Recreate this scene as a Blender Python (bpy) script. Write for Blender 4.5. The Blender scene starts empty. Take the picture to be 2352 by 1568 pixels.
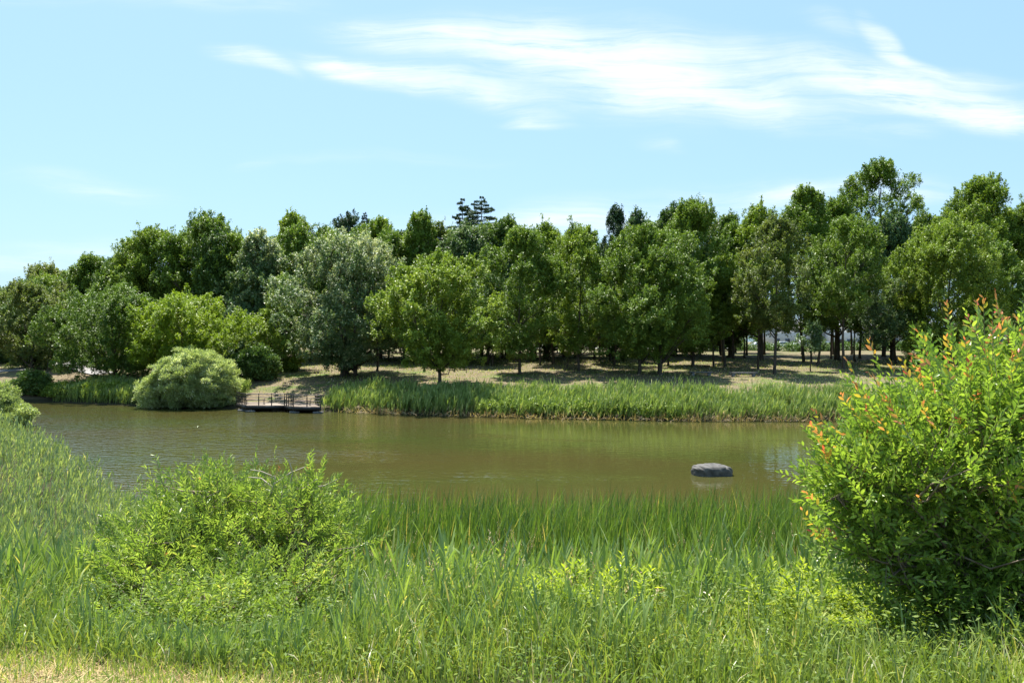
import bpy, bmesh, math
import numpy as np
from mathutils import Vector

C = bpy.context
scene = C.scene
COL = scene.collection
rng = np.random.default_rng(7)
PI = math.pi

# ------------------------------------------------------------------ camera, world, sun, exposure
H = 6.6                       # eye height above the water
cam_d = bpy.data.cameras.new('camera')
cam = bpy.data.objects.new('camera', cam_d)
COL.objects.link(cam)
cam.location = (0, 0, H)
cam.rotation_euler = (PI / 2, 0, 0)
cam_d.lens = 28.0
cam_d.sensor_width = 36.0
cam_d.clip_start = 0.1
cam_d.clip_end = 6000
scene.camera = cam

SUN = Vector((-0.16, 0.38, 1.0)).normalized()
elev = math.asin(SUN.z)
azim = math.atan2(SUN.x, SUN.y)
sun_d = bpy.data.lights.new('sun', 'SUN')
sun_d.energy = 5.0
sun_d.angle = math.radians(0.5)
sun_d.color = (1.0, 0.955, 0.88)
sun_o = bpy.data.objects.new('sun', sun_d)
COL.objects.link(sun_o)
sun_o.location = (0, 0, 60)
sun_o.rotation_euler = (-SUN).to_track_quat('-Z', 'Y').to_euler()

scene.view_settings.view_transform = 'Standard'
scene.view_settings.look = 'None'
scene.view_settings.exposure = 1.3
scene.view_settings.gamma = 1
scene.render.resolution_x = 1024
scene.render.resolution_y = 682
try:
    scene.cycles.max_bounces = 8
    scene.cycles.diffuse_bounces = 4
    scene.cycles.transmission_bounces = 4
    scene.cycles.caustics_reflective = False
    scene.cycles.caustics_refractive = False
except Exception:
    pass

F = 1829.0                    # focal length in the units of the sketch grid (2352 wide)
def vx2x(vx, d): return (vx - 1176.0) / F * d
def vy2z(vy, d): return H - (vy - 784.0) / F * d

# ---- world: physical sky, thin cirrus streaks mixed in by direction
world = bpy.data.worlds.new('World')
scene.world = world
world.use_nodes = True
nt = world.node_tree
nt.nodes.clear()
def N(t, kind, **kw):
    n = t.nodes.new(kind)
    for k, v in kw.items():
        setattr(n, k, v)
    return n
L = nt.links.new
out = N(nt, 'ShaderNodeOutputWorld')
bg = N(nt, 'ShaderNodeBackground')
L(bg.outputs[0], out.inputs[0])
bg.inputs[1].default_value = 0.1
sky = N(nt, 'ShaderNodeTexSky', sky_type='NISHITA')
sky.sun_disc = False
sky.sun_elevation = elev
sky.sun_rotation = azim
sky.air_density = 1.0
sky.dust_density = 1.6
sky.ozone_density = 1.0
SKY_GAIN = N(nt, 'ShaderNodeMixRGB', blend_type='MULTIPLY')
SKY_GAIN.inputs[0].default_value = 1
SKY_GAIN.inputs[2].default_value = (1.08, 1.18, 1.22, 1)
L(sky.outputs[0], SKY_GAIN.inputs[1])
HAZY = N(nt, 'ShaderNodeMixRGB'); HAZY.inputs[0].default_value = .72; HAZY.inputs[2].default_value = (1.62, 2.78, 3.95, 1)
L(SKY_GAIN.outputs[0], HAZY.inputs[1])
tc = N(nt, 'ShaderNodeTexCoord')
sep = N(nt, 'ShaderNodeSeparateXYZ')
L(tc.outputs['Generated'], sep.inputs[0])
def M(t, op, a, b=None, clamp=False):
    n = t.nodes.new('ShaderNodeMath'); n.operation = op; n.use_clamp = clamp
    for i, v in enumerate((a, b)):
        if v is None: continue
        if isinstance(v, (int, float)): n.inputs[i].default_value = v
        else: t.links.new(v, n.inputs[i])
    return n.outputs[0]
ay = M(nt, 'MAXIMUM', sep.outputs[1], 0.05)
u = M(nt, 'DIVIDE', sep.outputs[0], ay)
v = M(nt, 'DIVIDE', sep.outputs[2], ay)
uv = N(nt, 'ShaderNodeCombineXYZ')
L(u, uv.inputs[0]); L(v, uv.inputs[1])
# warp
nz = N(nt, 'ShaderNodeTexNoise'); nz.inputs['Scale'].default_value = 3.2; nz.inputs['Detail'].default_value = 3
L(uv.outputs[0], nz.inputs['Vector'])
sub = N(nt, 'ShaderNodeVectorMath', operation='SUBTRACT'); sub.inputs[1].default_value = (0.5, 0.5, 0.5)
L(nz.outputs['Color'], sub.inputs[0])
scl = N(nt, 'ShaderNodeVectorMath', operation='MULTIPLY'); scl.inputs[1].default_value = (0.20, 0.075, 0)
L(sub.outputs[0], scl.inputs[0])
wuv = N(nt, 'ShaderNodeVectorMath', operation='ADD')
L(uv.outputs[0], wuv.inputs[0]); L(scl.outputs[0], wuv.inputs[1])
strokes = [  # cx, cy, half-length, half-width, angle(deg, down to the right negative), strength
    (960, 200, 300, 26, -9, 1.15), (780, 170, 90, 20, -14, .8), (545, 143, 90, 16, -10, .8), (620,165,70,12,-22,.5),
    (1180, 118, 380, 42, -4, .75), (1000, 72, 260, 34, 0, .35), (1400, 150, 330, 60, -14, .85),
    (1330, 200, 330, 60, -12, .45), (1640, 215, 330, 38, -15, .95), (1560, 100, 300, 42, -12, .4),
    (1900, 180, 340, 44, -10, .7), (2150, 235, 330, 40, -7, .95), (2340, 265, 200, 30, -4, .8), (2010, 105, 80, 22, -42, .85),
    (2110, 160, 120, 13, -16, .6), (2260, 180, 160, 16, -5, .5), (1880, 70, 110, 26, -20, .35),
    (1250, 282, 90, 14, -12, .45), (1225,292,70,8,-6,.5), (1500, 250, 100, 22, -10, .35), (1515, 338, 60, 16, -8, .35),
    (480, 12, 240, 26, -3, .38), (210, 425, 190, 26, -7, .42), (900, 370, 260, 12, 0, .2), (620,383,60,8,0,.2),
    (1500, 470, 480, 34, 4, .42), (1250, 515, 330, 34, 1, .5), (2080, 452, 260, 30, -2, .4), (1880,440,160,14,5,.5), (240, 575, 220, 22, 3, .3),
    (20, 615, 200, 16, 0, .42), (2060, 305, 70, 14, -6, .25), (60, 10, 200, 12, 0, .15)]
acc = None
for (cx, cy, a, b, ang, k) in strokes:
    mp = N(nt, 'ShaderNodeMapping', vector_type='TEXTURE')
    mp.inputs['Location'].default_value = ((cx - 1176) / F, (784 - cy) / F, 0)
    mp.inputs['Rotation'].default_value = (0, 0, math.radians(ang))
    mp.inputs['Scale'].default_value = (a / F * 1.6, b / F * 2.1, 1)
    L(wuv.outputs[0], mp.inputs['Vector'])
    ln = N(nt, 'ShaderNodeVectorMath', operation='LENGTH')
    L(mp.outputs[0], ln.inputs[0])
    mr = N(nt, 'ShaderNodeMapRange', interpolation_type='SMOOTHERSTEP')
    mr.inputs[1].default_value = 0; mr.inputs[2].default_value = 1
    mr.inputs[3].default_value = k; mr.inputs[4].default_value = 0
    L(ln.outputs['Value'], mr.inputs[0])
    acc = mr.outputs[0] if acc is None else M(nt, 'ADD', acc, mr.outputs[0])
# fibres
fm = N(nt, 'ShaderNodeMapping', vector_type='POINT')
fm.inputs['Rotation'].default_value = (0, 0, math.radians(10))
fm.inputs['Scale'].default_value = (3.6, 40, 1)
L(wuv.outputs[0], fm.inputs['Vector'])
fn = N(nt, 'ShaderNodeTexNoise'); fn.inputs['Scale'].default_value = 1.6; fn.inputs['Detail'].default_value = 10
fn.inputs['Roughness'].default_value = 0.7; fn.inputs['Distortion'].default_value = .5
L(fm.outputs[0], fn.inputs['Vector'])
fr = N(nt, 'ShaderNodeMapRange'); fr.inputs[1].default_value = .33; fr.inputs[2].default_value = .66
fr.inputs[3].default_value = 0.25; fr.inputs[4].default_value = 1.4
L(fn.outputs['Fac'], fr.inputs[0])
pn = N(nt, 'ShaderNodeTexNoise'); pn.inputs['Scale'].default_value = 7; pn.inputs['Detail'].default_value = 5
L(uv.outputs[0], pn.inputs['Vector'])
pr = N(nt, 'ShaderNodeMapRange'); pr.inputs[1].default_value = .3; pr.inputs[2].default_value = .6
pr.inputs[3].default_value = 0.45; pr.inputs[4].default_value = 1.1
L(pn.outputs['Fac'], pr.inputs[0])
cl = M(nt, 'MULTIPLY', acc, M(nt, 'MULTIPLY', fr.outputs[0], pr.outputs[0]))
cl = M(nt, 'SUBTRACT', 1.0, M(nt, 'POWER', 2.718, M(nt, 'MULTIPLY', M(nt, 'POWER', cl, 1.35), -1.15)), clamp=True)
front = M(nt, 'GREATER_THAN', sep.outputs[1], 0.06)
cl = M(nt, 'MULTIPLY', cl, front)
cl = M(nt, 'MULTIPLY', cl, 0.9)
mix = N(nt, 'ShaderNodeMixRGB')
L(cl, mix.inputs[0]); L(HAZY.outputs[0], mix.inputs[1])
CLOUD = mix.inputs[2]; CLOUD.default_value = (4.7, 4.9, 5.0, 1)
L(mix.outputs[0], bg.inputs[0])

# ------------------------------------------------------------------ helpers
def tag(o, label=None, cat=None, group=None, kind=None):
    if label: o['label'] = label
    if cat: o['category'] = cat
    if group: o['group'] = group
    if kind: o['kind'] = kind
    return o

def empty(name, loc, rz=0.0):
    o = bpy.data.objects.new(name, None)
    o.empty_display_size = 0.3
    o.location = loc
    o.rotation_euler = (0, 0, rz)
    COL.objects.link(o)
    return o

def np_mesh(name, V, Q, mat, parent=None, var=None, smooth=False, T=None, loc=None):
    """V (n,3); Q (m,4) quads; T triangles; var = one float per face"""
    me = bpy.data.meshes.new(name)
    V = np.asarray(V, dtype=np.float32)
    if loc is not None:
        V = V - np.asarray(loc, dtype=np.float32)
    idx = []; starts = []; tot = 0
    parts = []
    if Q is not None and len(Q): parts.append(np.asarray(Q, dtype=np.int32))
    if T is not None and len(T): parts.append(np.asarray(T, dtype=np.int32))
    for P in parts:
        k = P.shape[1]
        starts.append(tot + np.arange(len(P), dtype=np.int32) * k)
        idx.append(P.ravel()); tot += P.size
    idx = np.concatenate(idx); starts = np.concatenate(starts)
    me.vertices.add(len(V)); me.vertices.foreach_set('co', V.ravel())
    me.loops.add(len(idx)); me.loops.foreach_set('vertex_index', idx)
    me.polygons.add(len(starts)); me.polygons.foreach_set('loop_start', starts)
    me.update(calc_edges=True)
    if var is not None:
        a = me.attributes.new('var', 'FLOAT', 'FACE')
        a.data.foreach_set('value', np.asarray(var, dtype=np.float32))
    if smooth:
        me.polygons.foreach_set('use_smooth', np.ones(len(starts), dtype=bool))
    if mat: me.materials.append(mat)
    o = bpy.data.objects.new(name, me)
    COL.objects.link(o)
    if parent is not None: o.parent = parent
    if loc is not None and parent is None: o.location = loc
    return o

class Acc:
    """collects quads"""
    def __init__(s): s.V = []; s.Q = []; s.A = []; s.n = 0
    def add(s, V, Q, A=None):
        V = np.asarray(V, float).reshape(-1, 3); Q = np.asarray(Q, int).reshape(-1, 4)
        s.V.append(V); s.Q.append(Q + s.n); s.n += len(V)
        s.A.append(np.full(len(Q), 0.5) if A is None else np.broadcast_to(A, (len(Q),)))
    def tube(s, P, R, k=6):
        P = np.asarray(P, float); R = np.asarray(R, float)
        n = len(P)
        t = np.gradient(P, axis=0); t /= np.linalg.norm(t, axis=1)[:, None] + 1e-9
        ref = np.array([0.31, 0.95, 0.05]) if abs(t[0][2]) > .5 else np.array([0, 0, 1.0])
        a = np.cross(t, ref); a /= np.linalg.norm(a, axis=1)[:, None] + 1e-9
        b = np.cross(t, a)
        ang = np.arange(k) * 2 * PI / k
        V = P[:, None, :] + R[:, None, None] * (np.cos(ang)[None, :, None] * a[:, None, :] + np.sin(ang)[None, :, None] * b[:, None, :])
        Q = []
        for i in range(n - 1):
            for j in range(k):
                Q.append((i * k + j, i * k + (j + 1) % k, (i + 1) * k + (j + 1) % k, (i + 1) * k + j))
        s.add(V.reshape(-1, 3), Q)
    def box(s, c, size, rz=0.0):
        x, y, z = [v / 2 for v in size]
        P = np.array([(i, j, k) for k in (-z, z) for i, j in ((-x, -y), (x, -y), (x, y), (-x, y))], float)
        cr, sr = math.cos(rz), math.sin(rz)
        P = np.stack([P[:, 0] * cr - P[:, 1] * sr, P[:, 0] * sr + P[:, 1] * cr, P[:, 2]], 1) + np.array(c, float)
        s.add(P, [(3, 2, 1, 0), (4, 5, 6, 7), (0, 1, 5, 4), (1, 2, 6, 5), (2, 3, 7, 6), (3, 0, 4, 7)])
    def build(s, name, mat, parent=None, smooth=False, loc=None):
        V = np.concatenate(s.V)
        return np_mesh(name, V, np.concatenate(s.Q), mat, parent, var=np.concatenate(s.A), smooth=smooth, loc=loc)

def unit(v): return v / (np.linalg.norm(v, axis=-1, keepdims=True) + 1e-9)
def rdir(n): return unit(rng.normal(size=(n, 3)))

def diamonds(P, D, Nn, Ln, Wd, fold=0.15, bend=0.0):
    """leaf quads: base P, direction D, normal Nn"""
    D = unit(D); S = unit(np.cross(D, Nn)); Nn = np.cross(S, D)
    Ln = np.broadcast_to(Ln, (len(P),))[:, None]; Wd = np.broadcast_to(Wd, (len(P),))[:, None]
    mid = P + D * Ln * 0.45
    up = Nn * Wd * fold
    V = np.stack([P, mid + S * Wd * .5 + up, P + D * Ln - Nn * Ln * bend, mid - S * Wd * .5 + up], 1)
    Q = np.arange(len(P) * 4).reshape(-1, 4)
    return V.reshape(-1, 3), Q

def blades(P, az, tilt, bend, Ln, Wd, seg=4, twist=None, sharp=True):
    """curved grass blades / reed leaves as strips; tilt from vertical"""
    n = len(P)
    az = np.broadcast_to(az, (n,)); tilt = np.broadcast_to(tilt, (n,)); bend = np.broadcast_to(bend, (n,))
    Ln = np.broadcast_to(Ln, (n,)); Wd = np.broadcast_to(Wd, (n,))
    h = np.stack([np.cos(az), np.sin(az), np.zeros(n)], 1)
    s = np.stack([-np.sin(az), np.cos(az), np.zeros(n)], 1)
    if twist is None: twist = rng.normal(0, .7, n)
    c = P.copy(); rows = []
    prof = [max(0.04, math.sin(PI * min(1, (i / seg) * .86 + .14)) ** .7) for i in range(seg + 1)] if sharp else [1] * seg + [.05]
    for i in range(seg + 1):
        f = i / seg
        th = tilt + bend * f ** 1.4
        d = np.sin(th)[:, None] * h + np.cos(th)[:, None] * np.array([0, 0, 1.0])
        nn = np.cross(s, d)
        tw = (twist * (0.4 + f))[:, None]
        w = (np.cos(tw) * s + np.sin(tw) * nn) * (Wd * .5 * prof[i])[:, None]
        rows.append(np.stack([c - w, c + w], 1))
        c = c + d * (Ln / seg)[:, None]
    V = np.stack(rows, 1)              # n, seg+1, 2, 3
    base = np.arange(n)[:, None] * (2 * (seg + 1))
    Q = []
    for i in range(seg):
        Q.append(np.stack([base[:, 0] + 2 * i, base[:, 0] + 2 * i + 1, base[:, 0] + 2 * i + 3, base[:, 0] + 2 * i + 2], 1))
    Q = np.stack(Q, 1).reshape(-1, 4)
    return V.reshape(-1, 3), Q

# ------------------------------------------------------------------ materials
def srgb(r, g, b):
    return tuple(((c / 255) / 12.92 if c / 255 <= .04045 else ((c / 255 + .055) / 1.055) ** 2.4) for c in (r, g, b)) + (1,)

def leaf_mat(name, cols, transl=0.35, rough=0.5, spec=0.32, tgain=1.5, nscale=0.35, nsteps=.35, gain=(1.2, 1.05, .9)):
    cols = [(p, tuple(min(.75, v * g) for v, g in zip(c, gain))) for p, c in cols]
    m = bpy.data.materials.new(name); m.use_nodes = True
    t = m.node_tree; t.nodes.clear(); l = t.links.new
    o = t.nodes.new('ShaderNodeOutputMaterial')
    at = t.nodes.new('ShaderNodeAttribute'); at.attribute_name = 'var'
    geo = t.nodes.new('ShaderNodeNewGeometry')
    nz = t.nodes.new('ShaderNodeTexNoise'); nz.inputs['Scale'].default_value = nscale; nz.inputs['Detail'].default_value = 2
    l(geo.outputs['Position'], nz.inputs['Vector'])
    a = M(t, 'SUBTRACT', nz.outputs['Fac'], .5)
    a = M(t, 'MULTIPLY', a, nsteps * 2)
    f = M(t, 'ADD', at.outputs['Fac'], a, clamp=True)
    cr = t.nodes.new('ShaderNodeValToRGB')
    e = cr.color_ramp.elements
    for i, (p, c) in enumerate(cols):
        if i < 2: el = e[i]; el.position = p
        else: el = e.new(p)
        el.color = (c[0], c[1], c[2], 1)
    l(f, cr.inputs[0])
    pb = t.nodes.new('ShaderNodeBsdfPrincipled')
    pb.inputs['Roughness'].default_value = rough
    pb.inputs['Specular IOR Level'].default_value = spec
    l(cr.outputs[0], pb.inputs['Base Color'])
    tr = t.nodes.new('ShaderNodeBsdfTranslucent')
    g = t.nodes.new('ShaderNodeMixRGB'); g.blend_type = 'MULTIPLY'; g.inputs[0].default_value = 1
    g.inputs[2].default_value = (tgain * 1.05, tgain * 1.1, tgain * .5, 1)
    l(cr.outputs[0], g.inputs[1]); l(g.outputs[0], tr.inputs['Color'])
    mx = t.nodes.new('ShaderNodeMixShader'); mx.inputs[0].default_value = transl
    l(pb.outputs[0], mx.inputs[1]); l(tr.outputs[0], mx.inputs[2])
    l(mx.outputs[0], o.inputs[0])
    return m

def plain_mat(name, c1, c2=None, scale=3.0, rough=.8, bump=0.0, metal=0.0, spec=.5, stretch=(1, 1, 1), detail=6):
    m = bpy.data.materials.new(name); m.use_nodes = True
    t = m.node_tree; l = t.links.new
    pb = t.nodes['Principled BSDF']
    pb.inputs['Roughness'].default_value = rough; pb.inputs['Metallic'].default_value = metal
    pb.inputs['Specular IOR Level'].default_value = spec
    c2 = c2 or tuple(v * .7 for v in c1[:3])
    tcn = t.nodes.new('ShaderNodeTexCoord'); mp = t.nodes.new('ShaderNodeMapping'); mp.inputs['Scale'].default_value = stretch
    l(tcn.outputs['Object'], mp.inputs[0])
    nz = t.nodes.new('ShaderNodeTexNoise'); nz.inputs['Scale'].default_value = scale; nz.inputs['Detail'].default_value = detail
    l(mp.outputs[0], nz.inputs['Vector'])
    cr = t.nodes.new('ShaderNodeValToRGB'); cr.color_ramp.elements[0].position = .35; cr.color_ramp.elements[1].position = .65
    cr.color_ramp.elements[0].color = (*c1[:3], 1); cr.color_ramp.elements[1].color = (*c2[:3], 1)
    l(nz.outputs['Fac'], cr.inputs[0]); l(cr.outputs[0], pb.inputs['Base Color'])
    if bump:
        b = t.nodes.new('ShaderNodeBump'); b.inputs['Strength'].default_value = bump; b.inputs['Distance'].default_value = .05
        l(nz.outputs['Fac'], b.inputs['Height']); l(b.outputs[0], pb.inputs['Normal'])
    return m

G = lambda r, g, b: (r, g, b)
TG = (1.72, 1.52, 1.45)
LM = {
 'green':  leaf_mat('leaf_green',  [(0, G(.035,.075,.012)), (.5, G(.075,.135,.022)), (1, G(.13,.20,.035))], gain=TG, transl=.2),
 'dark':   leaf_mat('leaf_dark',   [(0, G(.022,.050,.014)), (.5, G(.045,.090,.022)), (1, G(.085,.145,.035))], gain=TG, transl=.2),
 'olive':  leaf_mat('leaf_olive',  [(0, G(.036,.062,.018)), (.5, G(.070,.108,.030)), (1, G(.14,.17,.055))], gain=TG, transl=.3),
 'yellow': leaf_mat('leaf_yellow', [(0, G(.060,.115,.012)), (.5, G(.115,.185,.022)), (1, G(.19,.27,.035))], gain=(1.65,1.45,1.2), transl=.3),
 'bright': leaf_mat('leaf_bright', [(0, G(.050,.095,.014)), (.5, G(.10,.165,.024)), (1, G(.18,.25,.045))], gain=TG, transl=.22),
 'silver': leaf_mat('leaf_silver', [(0, G(.035,.065,.030)), (.45, G(.060,.105,.040)), (.75, G(.12,.17,.085)), (1, G(.40,.42,.33))], gain=(1.5,1.45,1.3), transl=.2, rough=.5, nscale=.2, nsteps=.45),
 'willow': leaf_mat('leaf_willow', [(0, G(.10,.14,.045)), (.5, G(.19,.245,.095)), (.8, G(.28,.335,.17)), (1, G(.44,.48,.34))], gain=(1.6,1.5,1.6), transl=.35),
 'conifer':leaf_mat('leaf_conifer',[(0, G(.014,.030,.016)), (.5, G(.026,.050,.024)), (1, G(.045,.075,.035))], gain=(2.1,2.0,2.0), transl=.1, rough=.6),
 'blue':   leaf_mat('leaf_bluegreen', [(0, G(.025,.060,.028)), (.5, G(.05,.10,.045)), (1, G(.10,.16,.08))], gain=TG, transl=.2),
}
BARK = plain_mat('bark', (.055, .043, .034), (.11, .09, .07), scale=6, rough=.95, bump=.6, stretch=(1, 1, .25), spec=.1)
DARKBARK = plain_mat('bark_dark', (.035, .028, .022), (.07, .058, .045), scale=6, rough=.95, bump=.6, stretch=(1, 1, .25), spec=.1)

# ------------------------------------------------------------------ terrain
near_shore = [(-62, 66), (-42, 62), (-30, 50), (-19.5, 36.5), (-14.2, 29.5), (-9.5, 26.6), (-2, 25.8), (6, 25.6), (13, 26.6), (19, 28), (30, 31), (80, 40)]
far_shore = [(90, 62), (60, 66), (28, 65.6), (15.2, 65.6), (4.6, 67.6), (-6.8, 70.6), (-17, 74.6), (-27, 77.4), (-39, 81.6), (-50, 86), (-60, 84)]
POND = np.array(near_shore + far_shore, float)

def segdist(x, y, pts, closed=False):
    P = np.array(pts, float)
    A = P if closed else P[:-1]
    B = np.roll(P, -1, 0) if closed else P[1:]
    best = np.full(x.shape, 1e9)
    for a, b in zip(A, B):
        ab = b - a
        t = np.clip(((x - a[0]) * ab[0] + (y - a[1]) * ab[1]) / (ab @ ab), 0, 1)
        best = np.minimum(best, np.hypot(x - a[0] - t * ab[0], y - a[1] - t * ab[1]))
    return best
def inpond(x, y):
    c = np.zeros(x.shape, bool)
    A = POND; B = np.roll(POND, -1, 0)
    for a, b in zip(A, B):
        if a[1] == b[1]: continue
        cond = (a[1] > y) != (b[1] > y)
        xi = (b[0] - a[0]) * (y - a[1]) / (b[1] - a[1]) + a[0]
        c ^= cond & (x < xi)
    return c
NS, NZ = [0, 1, 3.5, 8, 12, 15, 18, 20.6, 22, 30], [-.12, .08, .2, .5, 1.15, 2.15, 3.45, 4.72, 5.0, 5.02]
FS, FZ = [0, 1, 4, 10, 25, 50, 100, 200], [-.12, .35, 1.05, 2.15, 3.05, 4.35, 5.25, 5.6]
def wob(x, y, s, seed):
    return (np.sin(x * s + seed) * np.cos(y * s * 1.13 + seed * 2.1) + .6 * np.sin(x * s * 2.3 + y * s * 1.7 + seed * 3) + .4 * np.cos(x * s * 4.1 - y * s * 3.3 + seed)) / 2
def hz(x, y):
    x = np.asarray(x, float); y = np.asarray(y, float)
    dn = segdist(x, y, near_shore); df = segdist(x, y, far_shore)
    w = df ** 2 / (dn ** 2 + df ** 2 + 1e-6)
    zn = np.interp(dn, NS, NZ) ; zf = np.interp(df, FS, FZ) + wob(x, y, .09, 1.3) * .28 * np.clip((df - 8) / 15, 0, 1)
    z = zn * w + zf * (1 - w) + wob(x, y, .9, 2) * .03
    ins = inpond(x, y)
    dd = np.minimum(dn, df)
    return np.where(ins, -.12 - np.minimum(dd * .25, 1.6), z)
def ndist(x, y): return segdist(x, y, near_shore)

def grid_axis(lo, hi, dense, far, grow=1.22):
    a = list(np.arange(lo, hi + 1e-6, dense))
    s = dense; v = a[-1]
    while v < far: s *= grow; v += s; a.append(v)
    s = dense; v = a[0]
    while v > -far: s *= grow; v -= s; a.insert(0, v)
    return np.array(a)
gx = grid_axis(-72, 84, .8, 1800)
gy = np.concatenate([grid_axis(-6, 12, .35, 60)[:0], np.arange(-6, 12, .35), np.arange(12, 180, .8)])
s = .8; v_ = gy[-1]; ext = []
while v_ < 2500: s *= 1.2; v_ += s; ext.append(v_)
s = .35; v_ = gy[0]; ext0 = []
while v_ > -400: s *= 1.3; v_ -= s; ext0.insert(0, v_)
gy = np.array(ext0 + list(gy) + ext)
XX, YY = np.meshgrid(gx, gy)
ZZ = hz(XX, YY)
nx, ny = len(gx), len(gy)
ii = np.arange(nx * ny).reshape(ny, nx)
Q = np.stack([ii[:-1, :-1], ii[:-1, 1:], ii[1:, 1:], ii[1:, :-1]], -1).reshape(-1, 4)

def ground_mat():
    m = bpy.data.materials.new('ground'); m.use_nodes = True
    t = m.node_tree; l = t.links.new
    pb = t.nodes['Principled BSDF']; pb.inputs['Roughness'].default_value = .95; pb.inputs['Specular IOR Level'].default_value = .1
    geo = t.nodes.new('ShaderNodeNewGeometry')
    def noise(sc, det=5, stretch=(1, 1, 1)):
        mp = t.nodes.new('ShaderNodeMapping'); mp.inputs['Scale'].default_value = stretch
        l(geo.outputs['Position'], mp.inputs[0])
        n = t.nodes.new('ShaderNodeTexNoise'); n.inputs['Scale'].default_value = sc; n.inputs['Detail'].default_value = det
        n.inputs['Roughness'].default_value = .62
        l(mp.outputs[0], n.inputs['Vector']); return n.outputs['Fac']
    def ramp(f, els):
        r = t.nodes.new('ShaderNodeValToRGB'); e = r.color_ramp.elements
        for i, (p, c) in enumerate(els):
            el = e[i] if i < 2 else e.new(p)
            el.position = p; el.color = (*c, 1)
        l(f, r.inputs[0]); return r.outputs[0]
    def mixc(f, a, b):
        n = t.nodes.new('ShaderNodeMixRGB')
        for i, v in enumerate((f, a, b)):
            if isinstance(v, float): n.inputs[i].default_value = v
            elif isinstance(v, tuple): n.inputs[i].default_value = (*v, 1)
            else: l(v, n.inputs[i])
        return n.outputs[0]
    # mown lawn of the far bank: dry straw and green patches
    big = noise(.16, 6, (1, 1.6, 1)); fine = noise(3.5, 8); mid = noise(.8, 5, (1, 1.5, 1))
    green = ramp(fine, [(.3, (.055, .092, .02)), (.7, (.125, .18, .042))])
    straw = ramp(fine, [(.3, (.095, .073, .045)), (.7, (.215, .175, .11))])
    f = M(t, 'ADD', M(t, 'MULTIPLY', big, .65), M(t, 'MULTIPLY', mid, .35))
    fr = t.nodes.new('ShaderNodeMapRange'); fr.inputs[1].default_value = .385; fr.inputs[2].default_value = .50; l(f, fr.inputs[0])
    lawn = mixc(fr.outputs[0], green, straw)
    # near mown verge: hay
    hn = noise(28, 6, (1, 1, 1)); hp = noise(1.7, 5)
    hay = ramp(hn, [(.3, (.10, .075, .035)), (.5, (.22, .18, .09)), (.7, (.36, .30, .17))])
    hgreen = ramp(hn, [(.3, (.06, .09, .015)), (.7, (.17, .22, .05))])
    hr = t.nodes.new('ShaderNodeMapRange'); hr.inputs[1].default_value = .46; hr.inputs[2].default_value = .62; l(hp, hr.inputs[0])
    verge = mixc(hr.outputs[0], hgreen, hay)
    soil = ramp(noise(5, 6), [(.3, (.03, .035, .012)), (.7, (.07, .07, .03))])
    sp = t.nodes.new('ShaderNodeSeparateXYZ'); l(geo.outputs['Position'], sp.inputs[0])
    # verge: y + .276 x < 3.42 (edge of the mown strip)
    e = M(t, 'ADD', sp.outputs[1], M(t, 'MULTIPLY', sp.outputs[0], .276))
    e = M(t, 'ADD', e, M(t, 'MULTIPLY', M(t, 'SUBTRACT', hp, .5), .5))
    er = t.nodes.new('ShaderNodeMapRange'); er.inputs[1].default_value = 3.56; er.inputs[2].default_value = 3.72; l(e, er.inputs[0])
    nearc = mixc(er.outputs[0], verge, soil)
    fr2 = t.nodes.new('ShaderNodeMapRange'); fr2.inputs[1].default_value = 55; fr2.inputs[2].default_value = 62; l(sp.outputs[1], fr2.inputs[0])
    col = mixc(fr2.outputs[0], nearc, lawn)
    # wet mud at the waterline
    wr = t.nodes.new('ShaderNodeMapRange'); wr.inputs[1].default_value = .25; wr.inputs[2].default_value = .55; l(sp.outputs[2], wr.inputs[0])
    col = mixc(wr.outputs[0], (.035, .032, .018), col)
    l(col, pb.inputs['Base Color'])
    b = t.nodes.new('ShaderNodeBump'); b.inputs['Strength'].default_value = .7; b.inputs['Distance'].default_value = .06
    l(fine, b.inputs['Height']); l(b.outputs[0], pb.inputs['Normal'])
    return m
g = np_mesh('ground', np.stack([XX, YY, ZZ], -1).reshape(-1, 3), Q, ground_mat(), smooth=True)
tag(g, kind='structure')

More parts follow.
